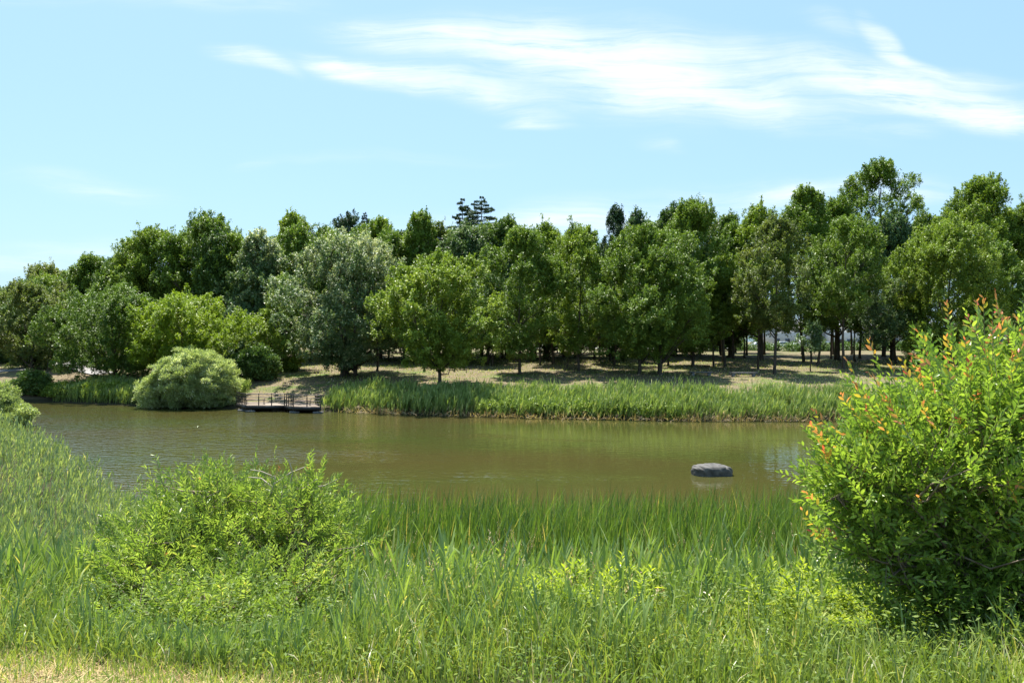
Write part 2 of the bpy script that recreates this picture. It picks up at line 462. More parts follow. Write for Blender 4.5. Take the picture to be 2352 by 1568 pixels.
# ---- water
def water_mat():
    m = bpy.data.materials.new('water'); m.use_nodes = True
    t = m.node_tree; l = t.links.new
    pb = t.nodes['Principled BSDF']
    pb.inputs['IOR'].default_value = 1.333
    pb.inputs['Specular IOR Level'].default_value = .7
    geo = t.nodes.new('ShaderNodeNewGeometry')
    def noise(sc, det=3, stretch=(1, 1, 1), rot=0):
        mp = t.nodes.new('ShaderNodeMapping'); mp.inputs['Scale'].default_value = stretch
        mp.inputs['Rotation'].default_value = (0, 0, rot)
        l(geo.outputs['Position'], mp.inputs[0])
        n = t.nodes.new('ShaderNodeTexNoise'); n.inputs['Scale'].default_value = sc; n.inputs['Detail'].default_value = det
        l(mp.outputs[0], n.inputs['Vector']); return n.outputs['Fac']
    sp = t.nodes.new('ShaderNodeSeparateXYZ'); l(geo.outputs['Position'], sp.inputs[0])
    cr = t.nodes.new('ShaderNodeValToRGB'); e = cr.color_ramp.elements
    e[0].position = .35; e[0].color = (.058, .051, .016, 1); e[1].position = .65; e[1].color = (.048, .055, .014, 1)
    l(noise(.05, 3, (1, 2.5, 1)), cr.inputs[0]); l(cr.outputs[0], pb.inputs['Base Color'])
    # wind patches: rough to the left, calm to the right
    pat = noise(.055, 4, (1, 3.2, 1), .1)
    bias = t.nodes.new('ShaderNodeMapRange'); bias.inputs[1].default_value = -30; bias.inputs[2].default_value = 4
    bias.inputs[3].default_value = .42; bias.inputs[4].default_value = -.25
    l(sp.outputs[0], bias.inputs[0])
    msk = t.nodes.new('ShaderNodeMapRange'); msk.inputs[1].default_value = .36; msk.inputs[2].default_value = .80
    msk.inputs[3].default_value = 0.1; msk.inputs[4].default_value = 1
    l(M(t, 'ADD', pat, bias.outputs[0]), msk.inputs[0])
    hgt = M(t, 'ADD', M(t, 'MULTIPLY', noise(3.6, 1, (1, 1.6, 1), .3), .8), M(t, 'MULTIPLY', noise(1.1, 2, (1, 1.9, 1), .3), 2.2))
    b = t.nodes.new('ShaderNodeBump'); b.inputs['Distance'].default_value = .065
    l(hgt, b.inputs['Height']); l(msk.outputs[0], b.inputs['Strength']); l(b.outputs[0], pb.inputs['Normal'])
    rr = t.nodes.new('ShaderNodeMapRange'); rr.inputs[3].default_value = .03; rr.inputs[4].default_value = .05
    l(msk.outputs[0], rr.inputs[0]); l(rr.outputs[0], pb.inputs['Roughness'])
    sl = t.nodes.new('ShaderNodeMapRange'); sl.inputs[3].default_value = .5; sl.inputs[4].default_value = 1.0  # stronger sky sheen on the rough patches, put in through raised specular
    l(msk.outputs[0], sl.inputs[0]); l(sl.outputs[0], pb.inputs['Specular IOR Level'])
    return m
wx, wy = np.meshgrid(np.linspace(-85, 105, 40), np.linspace(20, 100, 20))
wi = np.arange(800).reshape(20, 40)
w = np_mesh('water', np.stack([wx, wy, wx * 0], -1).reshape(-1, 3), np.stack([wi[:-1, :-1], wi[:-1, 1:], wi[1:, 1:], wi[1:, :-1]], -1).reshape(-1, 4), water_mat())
tag(w, kind='structure')

# ---- asphalt paths on the left of the far bank
ASPH = plain_mat('path_asphalt', (.20, .19, .185), (.27, .26, .25), scale=4, rough=.9, bump=.2)
def path_strip(name, pts, width):
    P = []
    for (a, b) in zip(pts[:-1], pts[1:]):
        for f in np.linspace(0, 1, 12, endpoint=False): P.append(np.array(a) * (1 - f) + np.array(b) * f)
    P.append(np.array(pts[-1])); P = np.array(P, float)
    t = unit(np.gradient(P, axis=0)); nrm = np.stack([-t[:, 1], t[:, 0]], 1)
    rows = []
    for k in np.linspace(-.5, .5, 5):
        q = P + nrm * width * k
        rows.append(np.stack([q[:, 0], q[:, 1], hz(q[:, 0], q[:, 1]) + .05], 1))
    V = np.stack(rows, 1); n = len(P); i = np.arange(n * 5).reshape(n, 5)
    o = np_mesh(name, V.reshape(-1, 3), np.stack([i[:-1, :-1], i[:-1, 1:], i[1:, 1:], i[1:, :-1]], -1).reshape(-1, 4), ASPH, smooth=True)
    tag(o, kind='structure')
def vd(vx, d): return (vx2x(vx, d), d)
path_strip('path', [vd(-300, 112), vd(60, 113), vd(330, 114), vd(420, 122)], 3.0)
path_strip('path', [vd(240, 98), vd(205, 101), vd(165, 106), vd(150, 113)], 3.2)
path_strip('path', [vd(-60, 96), vd(40, 100), vd(110, 107), vd(120, 113)], 2.6)
path_strip('road', [(-20, 172), (30, 168), (120, 172), (220, 190)], 9.0)

# ------------------------------------------------------------------ trees
def profile(kind, h):
    if kind == 'round': return np.sqrt(np.clip(1 - (2 * h - 1) ** 2, 0, 1)) ** .9
    if kind == 'oval': return np.clip(np.sin(PI * np.clip(h, 0, 1) ** .85) ** .62, 0, 1)
    if kind == 'spread': return np.sqrt(np.clip(1 - (np.abs(h - .45) / .56) ** 2.4, 0, 1))
    if kind == 'dome': return np.sqrt(np.clip(1 - h ** 2.2, 0, 1)) * (0.86 + .14 * np.minimum(h * 5, 1))
    if kind == 'cone': return np.clip(1 - h, 0, 1) ** .85 * .96 + .04
    return np.ones_like(h)

def crown_pts(R, z0, z1, kind, nl, leaf, density, Ry=None, openness=0.0, lobr=.34):
    """leaf shoots gathered on lobes -> leaf centres, shoot directions, shoot value"""
    Hh = z1 - z0; Ry = Ry or R
    k = int(nl)
    hh = (rng.permutation(k) + rng.uniform(0, 1, k)) / k
    az = np.arange(k) * 2.39996 + rng.uniform(-.7, .7, k)
    lr = R * lobr * rng.uniform(.5, 1.5, k)
    env = profile(kind, hh) * R
    rr = np.maximum(env * rng.uniform(.68, 1.16, k) - lr * .7, 0.03 * R)
    cx = np.cos(az) * rr; cy = np.sin(az) * rr * Ry / R
    lz = z0 + np.clip(hh * Hh, lr * .5, Hh - lr * rng.uniform(.75, 1.5, k))
    lob = np.stack([cx, cy, lz], 1)
    area = 4 * PI * ((2 * (R * Hh / 2) ** 1.6 + (R * R) ** 1.6) / 3) ** (1 / 1.6)
    pr = max(.38, .30 + leaf * .9)
    npf = int(area / (pr * pr) * .95 * (1 - openness))
    w = lr ** 2; w /= w.sum()
    n1 = int(npf * .9); li = rng.choice(k, n1, p=w)
    d = rdir(n1); d[:, 2] = np.where(d[:, 2] < -.3, -d[:, 2], d[:, 2])
    P1 = lob[li] + d * (lr[li] * rng.uniform(.35, 1.12, n1) ** .38)[:, None] * np.array([1, 1, 1.15])
    n2 = npf - n1; h2 = rng.uniform(.02, .97, n2); a2 = rng.uniform(0, 2 * PI, n2); r2 = profile(kind, h2) * R * rng.uniform(.1, .8, n2) ** .7
    P2 = np.stack([np.cos(a2) * r2, np.sin(a2) * r2, z0 + h2 * Hh], 1)
    # stray leading shoots break the outline
    n3 = max(6, int(npf * .06)); h3 = rng.uniform(.35, 1, n3); a3 = rng.uniform(0, 2 * PI, n3)
    j3 = rng.choice(n1, n3); o3 = P1[j3] - np.array([0, 0, z0 + Hh * .3]); k3 = unit(o3)
    P1[j3] = P1[j3] + (k3 * .6 + np.array([.1, 0, .6])) * rng.uniform(.3, 1.1, n3)[:, None] * pr * 1.6
    P = np.concatenate([P1, P2]); out = unit(P - np.array([0, 0, z0 + Hh * .35]))
    sd = unit(out * .7 + np.array([.18, 0, .75]) + rdir(len(P)) * .5)      # shoot direction
    la = leaf * leaf * .3
    cov = 2.5 * density / 26.
    nper = max(8, int(cov * area / la / (area / (pr * pr) * .95)))
    n = np.maximum(4, (nper * rng.uniform(.35, 1.7, len(P)))).astype(int)
    idx = np.repeat(np.arange(len(P)), n); m = len(idx)
    t = rng.uniform(-.8, 1.15, m); wdt = np.clip(1.0 - .45 * t, .3, 1.3)
    X = P[idx] + sd[idx] * (t * pr * .85)[:, None] + rng.normal(0, 1, (m, 3)) * (pr * .27 * wdt)[:, None]
    PV = rng.uniform(0, 1, len(P)) * .6 + rng.uniform(0, 1, k)[np.concatenate([li, rng.integers(0, k, n2)])] * .4
    return X, sd[idx], PV[idx], lob, lr, P

def make_tree(name, label, cat, x, y, R, z_bot, z_top, mat, kind='oval', leaf=.21, density=26, nl=None, group=None,
              openness=0., trunk_r=None, ztr=None, bark=BARK, lean=0.0, lobr=.34, Ry=None, limbs=16, aspect=.58, vshift=0., multi=1, topvar=0.):
    zg = float(hz(x, y))
    root = empty(name, (x, y, zg))
    tag(root, label, cat, group)
    z0, z1 = z_bot - zg, z_top - zg
    nl = int((nl or (18 + 8 * (z1 - z0) / R)) * 1.0)
    X, d, pv, lob, lr, PF = crown_pts(R, z0, z1, kind, nl, leaf, density, Ry=Ry, openness=openness, lobr=lobr)
    n = len(X)
    X[:, 0] += lean * X[:, 2] / z1
    dr = unit(d * .6 + rdir(n) * .8)
    nrm = unit(rdir(n) * .62 + d * .35 + np.array([0, 0, .75]))
    ln = leaf * rng.uniform(.6, 1.3, n)
    V, Qd = diamonds(X, dr, nrm, ln, ln * aspect, fold=.2, bend=.08)
    var = np.clip(.5 * pv + rng.normal(.25, .17, n) + vshift + topvar * np.clip((X[:, 2] - z0) / (z1 - z0) - .35, 0, 1) * (.4 + pv), 0, 1)
    np_mesh('crown', V, Qd, mat, root, var=var)
    # trunk and limbs
    A = Acc()
    tr = trunk_r or max(.10, .018 * z1)
    for k in range(multi):
        ox, oy = (0, 0) if multi == 1 else (rng.uniform(-.5, .5) * R * .5, rng.uniform(-.4, .4) * R * .5)
        zt = z0 + (z1 - z0) * .72
        zz = np.linspace(-.25, zt, 9)
        px = ox * (1 + .5 * zz / zt) + np.cumsum(rng.normal(0, .05 + .004 * z1, 9)) + lean * zz / z1
        py = oy + np.cumsum(rng.normal(0, .05 + .004 * z1, 9))
        px -= px[0] - ox; py -= py[0] - oy
        rad = tr * (1 - .8 * (zz / zt)); rad[0] = tr * 1.45; rad[1] *= 1.0
        zz[1] = .35; rad[1] = tr * 1.06
        A.tube(np.stack([px, py, zz], 1), rad, 7)
        for j in rng.permutation(len(lob))[:limbs // multi + 1]:
            c = lob[j]
            zs = max(z0 * .8, min(zt * .95, c[2] - np.hypot(c[0], c[1]) * rng.uniform(.7, 1.2)))
            sx = np.interp(zs, zz, px); sy = np.interp(zs, zz, py); r0 = np.interp(zs, zz, rad) * .6
            p0 = np.array([sx, sy, zs]); c2 = c + np.array([lean * c[2] / z1, 0, 0])
            m1 = p0 * .5 + c2 * .5 + rng.normal(0, .12 * R * .4, 3)
            A.tube(np.stack([p0, p0 * .75 + m1 * .25 + rng.normal(0, .05, 3), m1, c2]), np.array([r0, r0 * .8, r0 * .5, r0 * .2]), 5)
            near = PF[np.argsort(np.linalg.norm(PF - c, axis=1))[:5]]
            for q in near:
                A.tube(np.stack([m1 * .3 + c2 * .7, (c2 + q) * .5 + rng.normal(0, .08, 3), q]), np.array([r0 * .3, r0 * .18, .012]), 4)
    A.build('trunk', bark, root, smooth=True)
    return root

def conifer(name, label, x, y, R, z_bot, z_top, mat, tiers=22, group=None, droop=-.1, gap=.0, shape=.8):
    zg = float(hz(x, y)); root = empty(name, (x, y, zg)); tag(root, label, 'tree', group)
    z1 = z_top - zg; z0 = z_bot - zg
    A = Acc(); A.tube(np.array([[0, 0, -.2], [0.05, 0, z1 * .5], [0, 0, z1]]), np.array([.35, .2, .03]), 6)
    Xs = []; Ds = []
    for i in range(tiers):
        f = i / (tiers - 1); z = z0 + (z1 - z0) * f
        rr = R * ((1 - f) ** shape) * rng.uniform(.65, 1.2) + .25
        nb = max(5, int(8 * (1 - f * .3)))
        for k in range(nb):
            if rng.random() < gap: continue
            az = rng.uniform(0, 2 * PI); L_ = rr * rng.uniform(.6, 1.15)
            D = np.array([math.cos(az), math.sin(az), rng.uniform(-.1, .35) + droop])
            tip = np.array([0, 0, z]) + D * L_
            A.tube(np.stack([[0, 0, z], tip]), np.array([.05, .01]), 4)
            npt = int(190 * L_)
            t = rng.uniform(.12, 1.05, npt) ** .7
            side = np.array([-D[1], D[0], 0])
            X = np.array([0, 0, z]) + D * (L_ * t)[:, None] + side * (rng.normal(0, .3, npt) * (1.15 - t) * L_ * .8)[:, None]
            X[:, 2] += rng.normal(-.06, .07, npt)
            Xs.append(X); Ds.append(np.tile(D, (npt, 1)))
    X = np.concatenate(Xs); D = np.concatenate(Ds); n = len(X)
    nrm = unit(rdir(n) * .8 + np.array([0, 0, .8])); dr = unit(D + rdir(n) * .8)
    ln = rng.uniform(.13, .28, n)
    V, Qd = diamonds(X, dr, nrm, ln, ln * .42)
    np_mesh('crown', V, Qd, mat, root, var=rng.uniform(0, 1, n))
    A.build('trunk', DARKBARK, root, smooth=True)
    return root

def T(name, label, vx, d, top, hw, bot, mat, kind='oval', group='trees of the far bank', **kw):
    x = vx2x(vx, d)
    if group == back: hw = hw * 1.28; kw.setdefault('leaf', .27); kw.setdefault('lobr', .3); kind = 'dome' if kind == 'oval' and name != 'poplar_tree' else kind
    elif group == front: hw = hw * 1.15; kw.setdefault('lobr', .25)
    R = hw / F * d
    return make_tree(name, label, 'tree', x, d, R, vy2z(bot, d), vy2z(top, d), LM[mat], kind, group=group, **kw)

front = 'trees along the front of the grove'
back = 'trees on the skyline of the grove'
mid = 'shaded trees inside the grove'
# --- front rank
T('broadleaf_tree', 'olive brown leaved tree at the far left beside the asphalt path', 72, 101, 655, 92, 852, 'olive', 'oval', front, density=28, trunk_r=.22)
T('broadleaf_tree', 'dark tree cut by the left edge of the photo behind the olive tree', -35, 108, 690, 70, 858, 'dark', 'round', front)
T('spreading_tree', 'wide dark tree with drooping layered boughs next to the path end', 262, 93, 668, 122, 872, 'green', 'spread', front, density=34, lobr=.24, nl=60, vshift=-.12, aspect=.5, leaf=.22)
T('yellow_green_tree', 'bright yellow green tree rising right behind the round waterside bush', 428, 88, 690, 118, 850, 'yellow', 'round', front, density=30, aspect=.55, lobr=.3)
T('broadleaf_tree', 'low blue green tree wedged between yellow green tree and grey leaved tree', 565, 102, 705, 72, 850, 'blue', 'oval', front)
T('broadleaf_tree', 'fresh green tree on the left flank of the grey leaved tree', 655, 96, 640, 62, 860, 'bright', 'oval', front, density=28)
T('grey_leaved_tree', 'large tree with silvery grey leaf undersides above the deck', 790, 88, 556, 150, 852, 'silver', 'oval', front, density=30, leaf=.22, nl=60, lobr=.22, multi=3, trunk_r=.24, topvar=.5)
T('waterside_tree', 'bright green tree standing alone in front of the grove by the reeds', 1010, 79, 592, 124, 850, 'bright', 'oval', front, density=34, leaf=.22, nl=52, lobr=.25, trunk_r=.19, ztr=0, vshift=.08)
T('broadleaf_tree', 'slim mid green tree just right of the lone waterside tree', 1195, 88, 524, 88, 826, 'green', 'oval', front, density=24, trunk_r=.17, openness=.1, vshift=.05)
T('broadleaf_tree', 'light green tree left of the gap with the black conifer', 1330, 90, 532, 82, 812, 'bright', 'oval', front, density=24, trunk_r=.16, openness=.12)
T('broadleaf_tree', 'broad glossy green tree with three trunks right of the black conifer', 1490, 86, 530, 128, 832, 'green', 'oval', front, density=30, nl=56, lobr=.25, multi=3, trunk_r=.19, vshift=.04)
T('broadleaf_tree', 'tall green tree with its top behind the three trunked tree', 1590, 96, 470, 92, 815, 'green', 'oval', front, density=28, trunk_r=.2, vshift=.1)
T('broadleaf_tree', 'reddish tinged green tree left of centre in the right hand grove', 1780, 87, 505, 84, 772, 'olive', 'oval', front, density=26, openness=.2, trunk_r=.18, vshift=-.05)
T('broadleaf_tree', 'airy tree with sky showing through above the shaded lawn', 1935, 92, 500, 84, 735, 'green', 'oval', front, density=24, openness=.3, trunk_r=.17, vshift=.05)
T('broadleaf_tree', 'thin forked tree with pale leaves under the tall poplar', 2015, 94, 640, 66, 800, 'silver', 'round', front, density=18, openness=.3, trunk_r=.15, vshift=-.1)
T('broadleaf_tree', 'full rounded bright green tree behind the red tipped bush', 2175, 92, 515, 122, 826, 'bright', 'oval', front, density=30, nl=50, lobr=.26, trunk_r=.24)
# --- second rank / skyline
T('broadleaf_tree', 'pale green tree on the skyline above the olive tree', 105, 122, 612, 66, 830, 'olive', 'oval', back, vshift=.15)
T('broadleaf_tree', 'low dark tree at the skyline start by the left edge', 12, 128, 668, 44, 830, 'blue', 'oval', back)
T('broadleaf_tree', 'narrow green tree with a pointed top left of the stepped skyline', 208, 118, 588, 48, 820, 'green', 'oval', back, vshift=.08)
T('broadleaf_tree', 'small dark topped tree between two steps of the skyline', 266, 126, 592, 34, 800, 'dark', 'oval', back)
T('broadleaf_tree', 'rounded light green tree above the dark spreading tree', 345, 114, 532, 78, 815, 'bright', 'oval', back, nl=36, lobr=.28)
T('broadleaf_tree', 'tallest green crown on the left half of the skyline', 482, 112, 505, 86, 810, 'green', 'oval', back, nl=40, lobr=.28, vshift=.05)
T('broadleaf_tree', 'grey tinged tree on the slope between tallest left crown and grey leaved tree', 592, 106, 545, 66, 820, 'silver', 'oval', back, vshift=-.12, topvar=.6)
T('broadleaf_tree', 'yellowish crown peaking left of the grey leaved tree', 678, 118, 500, 56, 800, 'bright', 'oval', back, vshift=.08)
T('broadleaf_tree', 'mid green crown behind the top left of the grey leaved tree', 745, 120, 524, 46, 800, 'green', 'oval', back)
T('broadleaf_tree', 'round nearly black crown sticking up above the grey leaved tree', 798, 124, 500, 30, 600, 'conifer', 'round', back, nl=26, density=34)
T('broadleaf_tree', 'yellow green crown behind the top right of the grey leaved tree', 872, 116, 512, 56, 800, 'bright', 'oval', back)
T('broadleaf_tree', 'green crown with a pointed tip left of the conifer pair', 962, 112, 494, 52, 800, 'green', 'oval', back, vshift=.12)
T('broadleaf_tree', 'pale flowering crown below the conifer pair', 1075, 108, 530, 84, 800, 'silver', 'oval', back, vshift=-.15)
T('broadleaf_tree', 'green crown right of the conifer pair', 1165, 112, 512, 50, 800, 'green', 'oval', back, vshift=.1)
T('broadleaf_tree', 'green tree peeping between the slim tree and the light green tree', 1252, 110, 518, 52, 800, 'bright', 'oval', back, openness=.15)
T('broadleaf_tree', 'feathery light tree just right of the black conifer', 1462, 112, 492, 40, 800, 'blue', 'oval', back, openness=.25)
T('broadleaf_tree', 'dark crown topping the skyline above the three trunked tree', 1545, 114, 474, 52, 800, 'dark', 'oval', back)
T('broadleaf_tree', 'dark crown in the dip right of the tall green tree', 1675, 112, 498, 42, 800, 'dark', 'oval', back, openness=.1)
T('broadleaf_tree', 'light green crown above the reddish tinged tree', 1745, 106, 486, 58, 762, 'bright', 'oval', back, openness=.1)
T('broadleaf_tree', 'tall green tree rising above the right hand grove', 1846, 104, 436, 66, 762, 'green', 'oval', back, openness=.1, nl=40, lobr=.26, vshift=.1, trunk_r=.2)
T('broadleaf_tree', 'bluish lower tree under the tall poplar', 2055, 106, 508, 58, 790, 'blue', 'oval', back, openness=.05, vshift=.1)
T('broadleaf_tree', 'green crown between tall poplar and right hand poplar', 2122, 116, 494, 44, 800, 'green', 'oval', back, openness=.25)
T('broadleaf_tree', 'green shoulder crown left of the tall poplar', 1925, 108, 462, 52, 762, 'green', 'oval', back, openness=.15)
T('poplar_tree', 'tall open crowned poplar with sky between its ascending branches', 2030, 112, 376, 74, 590, 'green', 'oval', back, openness=.2, nl=30, lobr=.27, limbs=40, density=26, vshift=.0, trunk_r=.28)
T('poplar_tree', 'tall poplar with a double top near the right edge', 2255, 108, 416, 84, 790, 'bright', 'oval', back, openness=.22, nl=50, lobr=.23, vshift=-.02, limbs=30, trunk_r=.26)
T('broadleaf_tree', 'thin topped tree cut by the right edge of the photo', 2372, 104, 470, 62, 800, 'green', 'oval', back, openness=.25, vshift=.05)
T('broadleaf_tree', 'green tree outside the right edge beyond the red tipped bush', 2470, 100, 500, 100, 830, 'green', 'oval', back)
# --- conifers
def CT(label, vx, d, top, hw, bot, **kw):
    conifer('conifer_tree', label, vx2x(vx, d), d, hw * 1.65 / F * d, vy2z(bot, d), vy2z(top, d), LM['conifer'], **kw)
CT('left conifer of the dark pair on the middle skyline', 1062, 122, 458, 34, 640, group='dark conifers on the skyline', gap=.12, shape=.6)
CT('right and wider conifer of the dark pair on the middle skyline', 1106, 120, 453, 46, 640, group='dark conifers on the skyline', gap=.12, shape=.55)
CT('tiny spiky conifer tip beside the round black crown', 838, 128, 490, 17, 620, group='dark conifers on the skyline', gap=.2)
T('conifer_tree', 'irregular black conifer in the gap of the middle skyline', 1414, 108, 480, 40, 700, 'conifer', 'oval', 'dark conifers on the skyline', openness=.3, nl=30, lobr=.3, density=30, limbs=20)
# --- interior fill, shaded
k_ = 0
fillers = [(150, 128, 660, 70), (330, 124, 640, 80), (440, 120, 650, 80), (540, 126, 640, 80), (650, 122, 640, 80), (740, 112, 650, 70),
           (850, 108, 640, 80), (930, 104, 650, 70), (1030, 102, 640, 90), (1120, 100, 640, 80), (1150, 124, 620, 80), (1260, 104, 640, 70),
           (1290, 126, 620, 80), (1400, 104, 640, 70), (1400, 128, 610, 80), (1540, 118, 620, 90), (1660, 102, 610, 60), (1690, 128, 600, 60),
           (-30, 132, 690, 80), (60, 140, 700, 80)]
names = ['darkest left', 'second', 'third']
flab = ['shaded tree behind the path on the far left', 'shaded tree behind the dark spreading tree', 'shaded tree behind the yellow green tree',
 'shaded tree left of the grey tinged slope tree', 'shaded tree behind the fresh green flank tree', 'shaded tree behind the left trunk of the grey leaved tree',
 'shaded tree behind the right side of the grey leaved tree', 'shaded tree between grey leaved tree and lone waterside tree',
 'shaded tree behind the lone waterside tree', 'shaded tree filling the gap right of the lone waterside tree', 'deep shaded tree behind the slim mid green tree',
 'shaded tree between the slim tree and light green tree', 'deep shaded tree behind the light green tree', 'shaded tree under the black conifer',
 'deep shaded tree below the black conifer gap', 'deep shaded tree behind the three trunked tree', 'shaded tree left of the reddish tinged tree',
 'deep shaded tree behind the dark crown of the dip', 'shaded tree beyond the path at the left edge', 'distant shaded tree left of the path bend']
for (vx, d, top, hw), lb in zip(fillers, flab):
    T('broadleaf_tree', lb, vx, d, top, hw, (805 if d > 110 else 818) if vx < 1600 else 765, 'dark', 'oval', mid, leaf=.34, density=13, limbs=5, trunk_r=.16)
tk = [('far left behind the path', 180, 136), ('left of the yellow green tree', 330, 134), ('behind the yellow green tree', 470, 133), ('behind the dark shrub', 610, 134), ('behind the left grey trunks', 740, 132),
      ('behind the right grey trunks', 860, 130), ('left of the lone waterside tree', 960, 131), ('behind the lone waterside tree', 1070, 129), ('in the dark middle gap', 1170, 131), ('left of the light green tree', 1270, 133),
      ('behind the light green tree', 1360, 131), ('at the head of the sunny lane', 1450, 134), ('behind the three trunked tree', 1545, 136), ('right of the three trunked tree', 1640, 138)]
for i, (lb, vx, d) in enumerate(tk):
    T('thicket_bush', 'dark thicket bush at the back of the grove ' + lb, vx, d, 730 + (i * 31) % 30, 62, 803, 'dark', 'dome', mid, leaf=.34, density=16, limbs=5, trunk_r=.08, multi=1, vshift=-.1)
# canopy filling the skyline between the named trees
SKY = [(0,660),(60,628),(110,612),(165,635),(205,587),(250,600),(290,572),(330,535),(395,530),(440,505),(500,508),(545,530),(590,545),(640,530),(680,500),(720,522),(780,515),(850,510),(900,528),(950,498),(1000,505),(1080,525),(1165,510),(1230,518),(1300,530),(1360,545),(1400,560),(1450,500),(1545,478),(1620,470),(1680,500),(1740,490),(1800,475),(1850,438),(1930,455),(1970,520),(2080,520),(2120,495),(2180,450),(2352,470),(2500,500)]
for i, vx in enumerate(np.arange(-40, 2460, 36)):
    if vx > 1700 and i % 2: continue
    vx = float(vx + rng.uniform(-10, 10)); d = float(rng.uniform(108, 122))
    top = float(np.interp(vx, [a for a, b in SKY], [b for a, b in SKY])) + rng.uniform(4, 34)
    T('broadleaf_tree', 'green crown filling the canopy behind the front trees with only upper leaves showing', vx, d, top, 66, 775 if vx < 1700 else 650, ['green', 'bright', 'green', 'dark', 'bright', 'olive'][i % 6],
      'dome', 'canopy trees behind the front rank', leaf=.28, density=18, lobr=.3, limbs=6, trunk_r=.17, openness=.0 if vx < 1700 else .12)
for i, (vx, d, top, hw) in enumerate([(1270, 98, 600, 62), (1410, 97, 610, 66), (1665, 95, 585, 66), (1875, 97, 600, 40), (2085, 98, 620, 44), (2290, 96, 560, 70), (1715, 118, 600, 60), (1955, 120, 520, 40)]):
    T('broadleaf_tree', ['mid green tree in the gap before the light green tree', 'mid green tree under the black conifer gap', 'mid green tree joining the three trunked and reddish tinged trees', 'mid green tree before the tall right hand tree',
      'mid green tree between the forked tree and rounded bright tree', 'mid green tree under the double topped poplar', 'far tree behind the reddish tinged tree', 'far tree behind the airy tree'][i], vx, d, top, hw, 792 if vx < 1600 else 764, ['green', 'green', 'bright', 'green', 'olive', 'green', 'dark', 'blue'][i], 'oval', mid, leaf=.25, density=22, limbs=10, trunk_r=.16, openness=.08)
for i, vx in enumerate(np.arange(-120, 2480, 78)):
    right = vx > 1640
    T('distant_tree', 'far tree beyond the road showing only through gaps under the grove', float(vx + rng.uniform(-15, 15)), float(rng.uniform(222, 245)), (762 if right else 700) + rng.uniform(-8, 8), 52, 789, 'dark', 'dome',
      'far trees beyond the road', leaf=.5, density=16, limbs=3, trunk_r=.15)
for i, vx in enumerate(np.arange(1640, 2440, 62)):
    T('hedge_bush', 'low dark hedge bush in front of the parked cars and fence', float(vx), 143.0 + (i % 3), 792 + rng.uniform(-3, 4), 36, 805, 'dark', 'dome', 'low hedge bushes behind the lawn', leaf=.3, density=18, limbs=3, trunk_r=.05)
# slender trunks standing in the shade: small-crowned young trees
yt = [(865, 94, 'young tree right of the grey leaved trunks'), (1130, 98, 'young tree by the dappled bank behind the lone tree'), (1165, 108, 'young tree deep in the dark middle gap'), (1240, 97, 'thin tree left of the sunny grass lane'),
      (1375, 100, 'thin tree at the head of the sunny grass lane'), (1440, 112, 'thin tree at the back of the sunny lane'), (1535, 98, 'thin tree between the three trunks and the open lawn'), (1640, 96, 'thin tree with an olive crown over the open lawn'), (1712, 108, 'thin tree left of the parked cars'), (1742, 94, 'thin tree in front of the leftmost car'),
      (1862, 99, 'dark thin tree below the tall green tree'), (1908, 110, 'thin tree by the slatted fence'), (1965, 104, 'thin tree in front of the slatted fence'), (2062, 100, 'thin tree right of the forked tree')]
for i, (vx, d, lb) in enumerate(yt):
    T('young_tree', lb, vx, d, 600 + (i * 37) % 60, 40, 790 if vx < 1600 else 766, ['green', 'dark', 'blue'][i % 3], 'oval', 'slender young trees in the grove', leaf=.27, density=17, openness=.2, limbs=8, trunk_r=.13)
T('sapling', 'small bright sapling in the shade left of the sunny lane', 1303, 92, 792, 17, 818, 'bright', 'round', 'saplings', nl=7, density=26, trunk_r=.07, limbs=5)
T('sapling', 'leafy sapling with glossy leaves in front of the slatted fence', 1862, 90, 748, 26, 812, 'blue', 'round', 'saplings', nl=9, density=22, trunk_r=.07, limbs=5, vshift=.2)
T('sapling', 'light green sapling below the rounded bright tree', 2095, 90, 775, 24, 835, 'bright', 'round', 'saplings', nl=9, density=26, trunk_r=.06, limbs=5)
T('sapling', 'small low bush in the middle of the sunny lane', 1432, 104, 796, 18, 826, 'green', 'round', 'saplings', nl=7, density=22, trunk_r=.05, limbs=5)

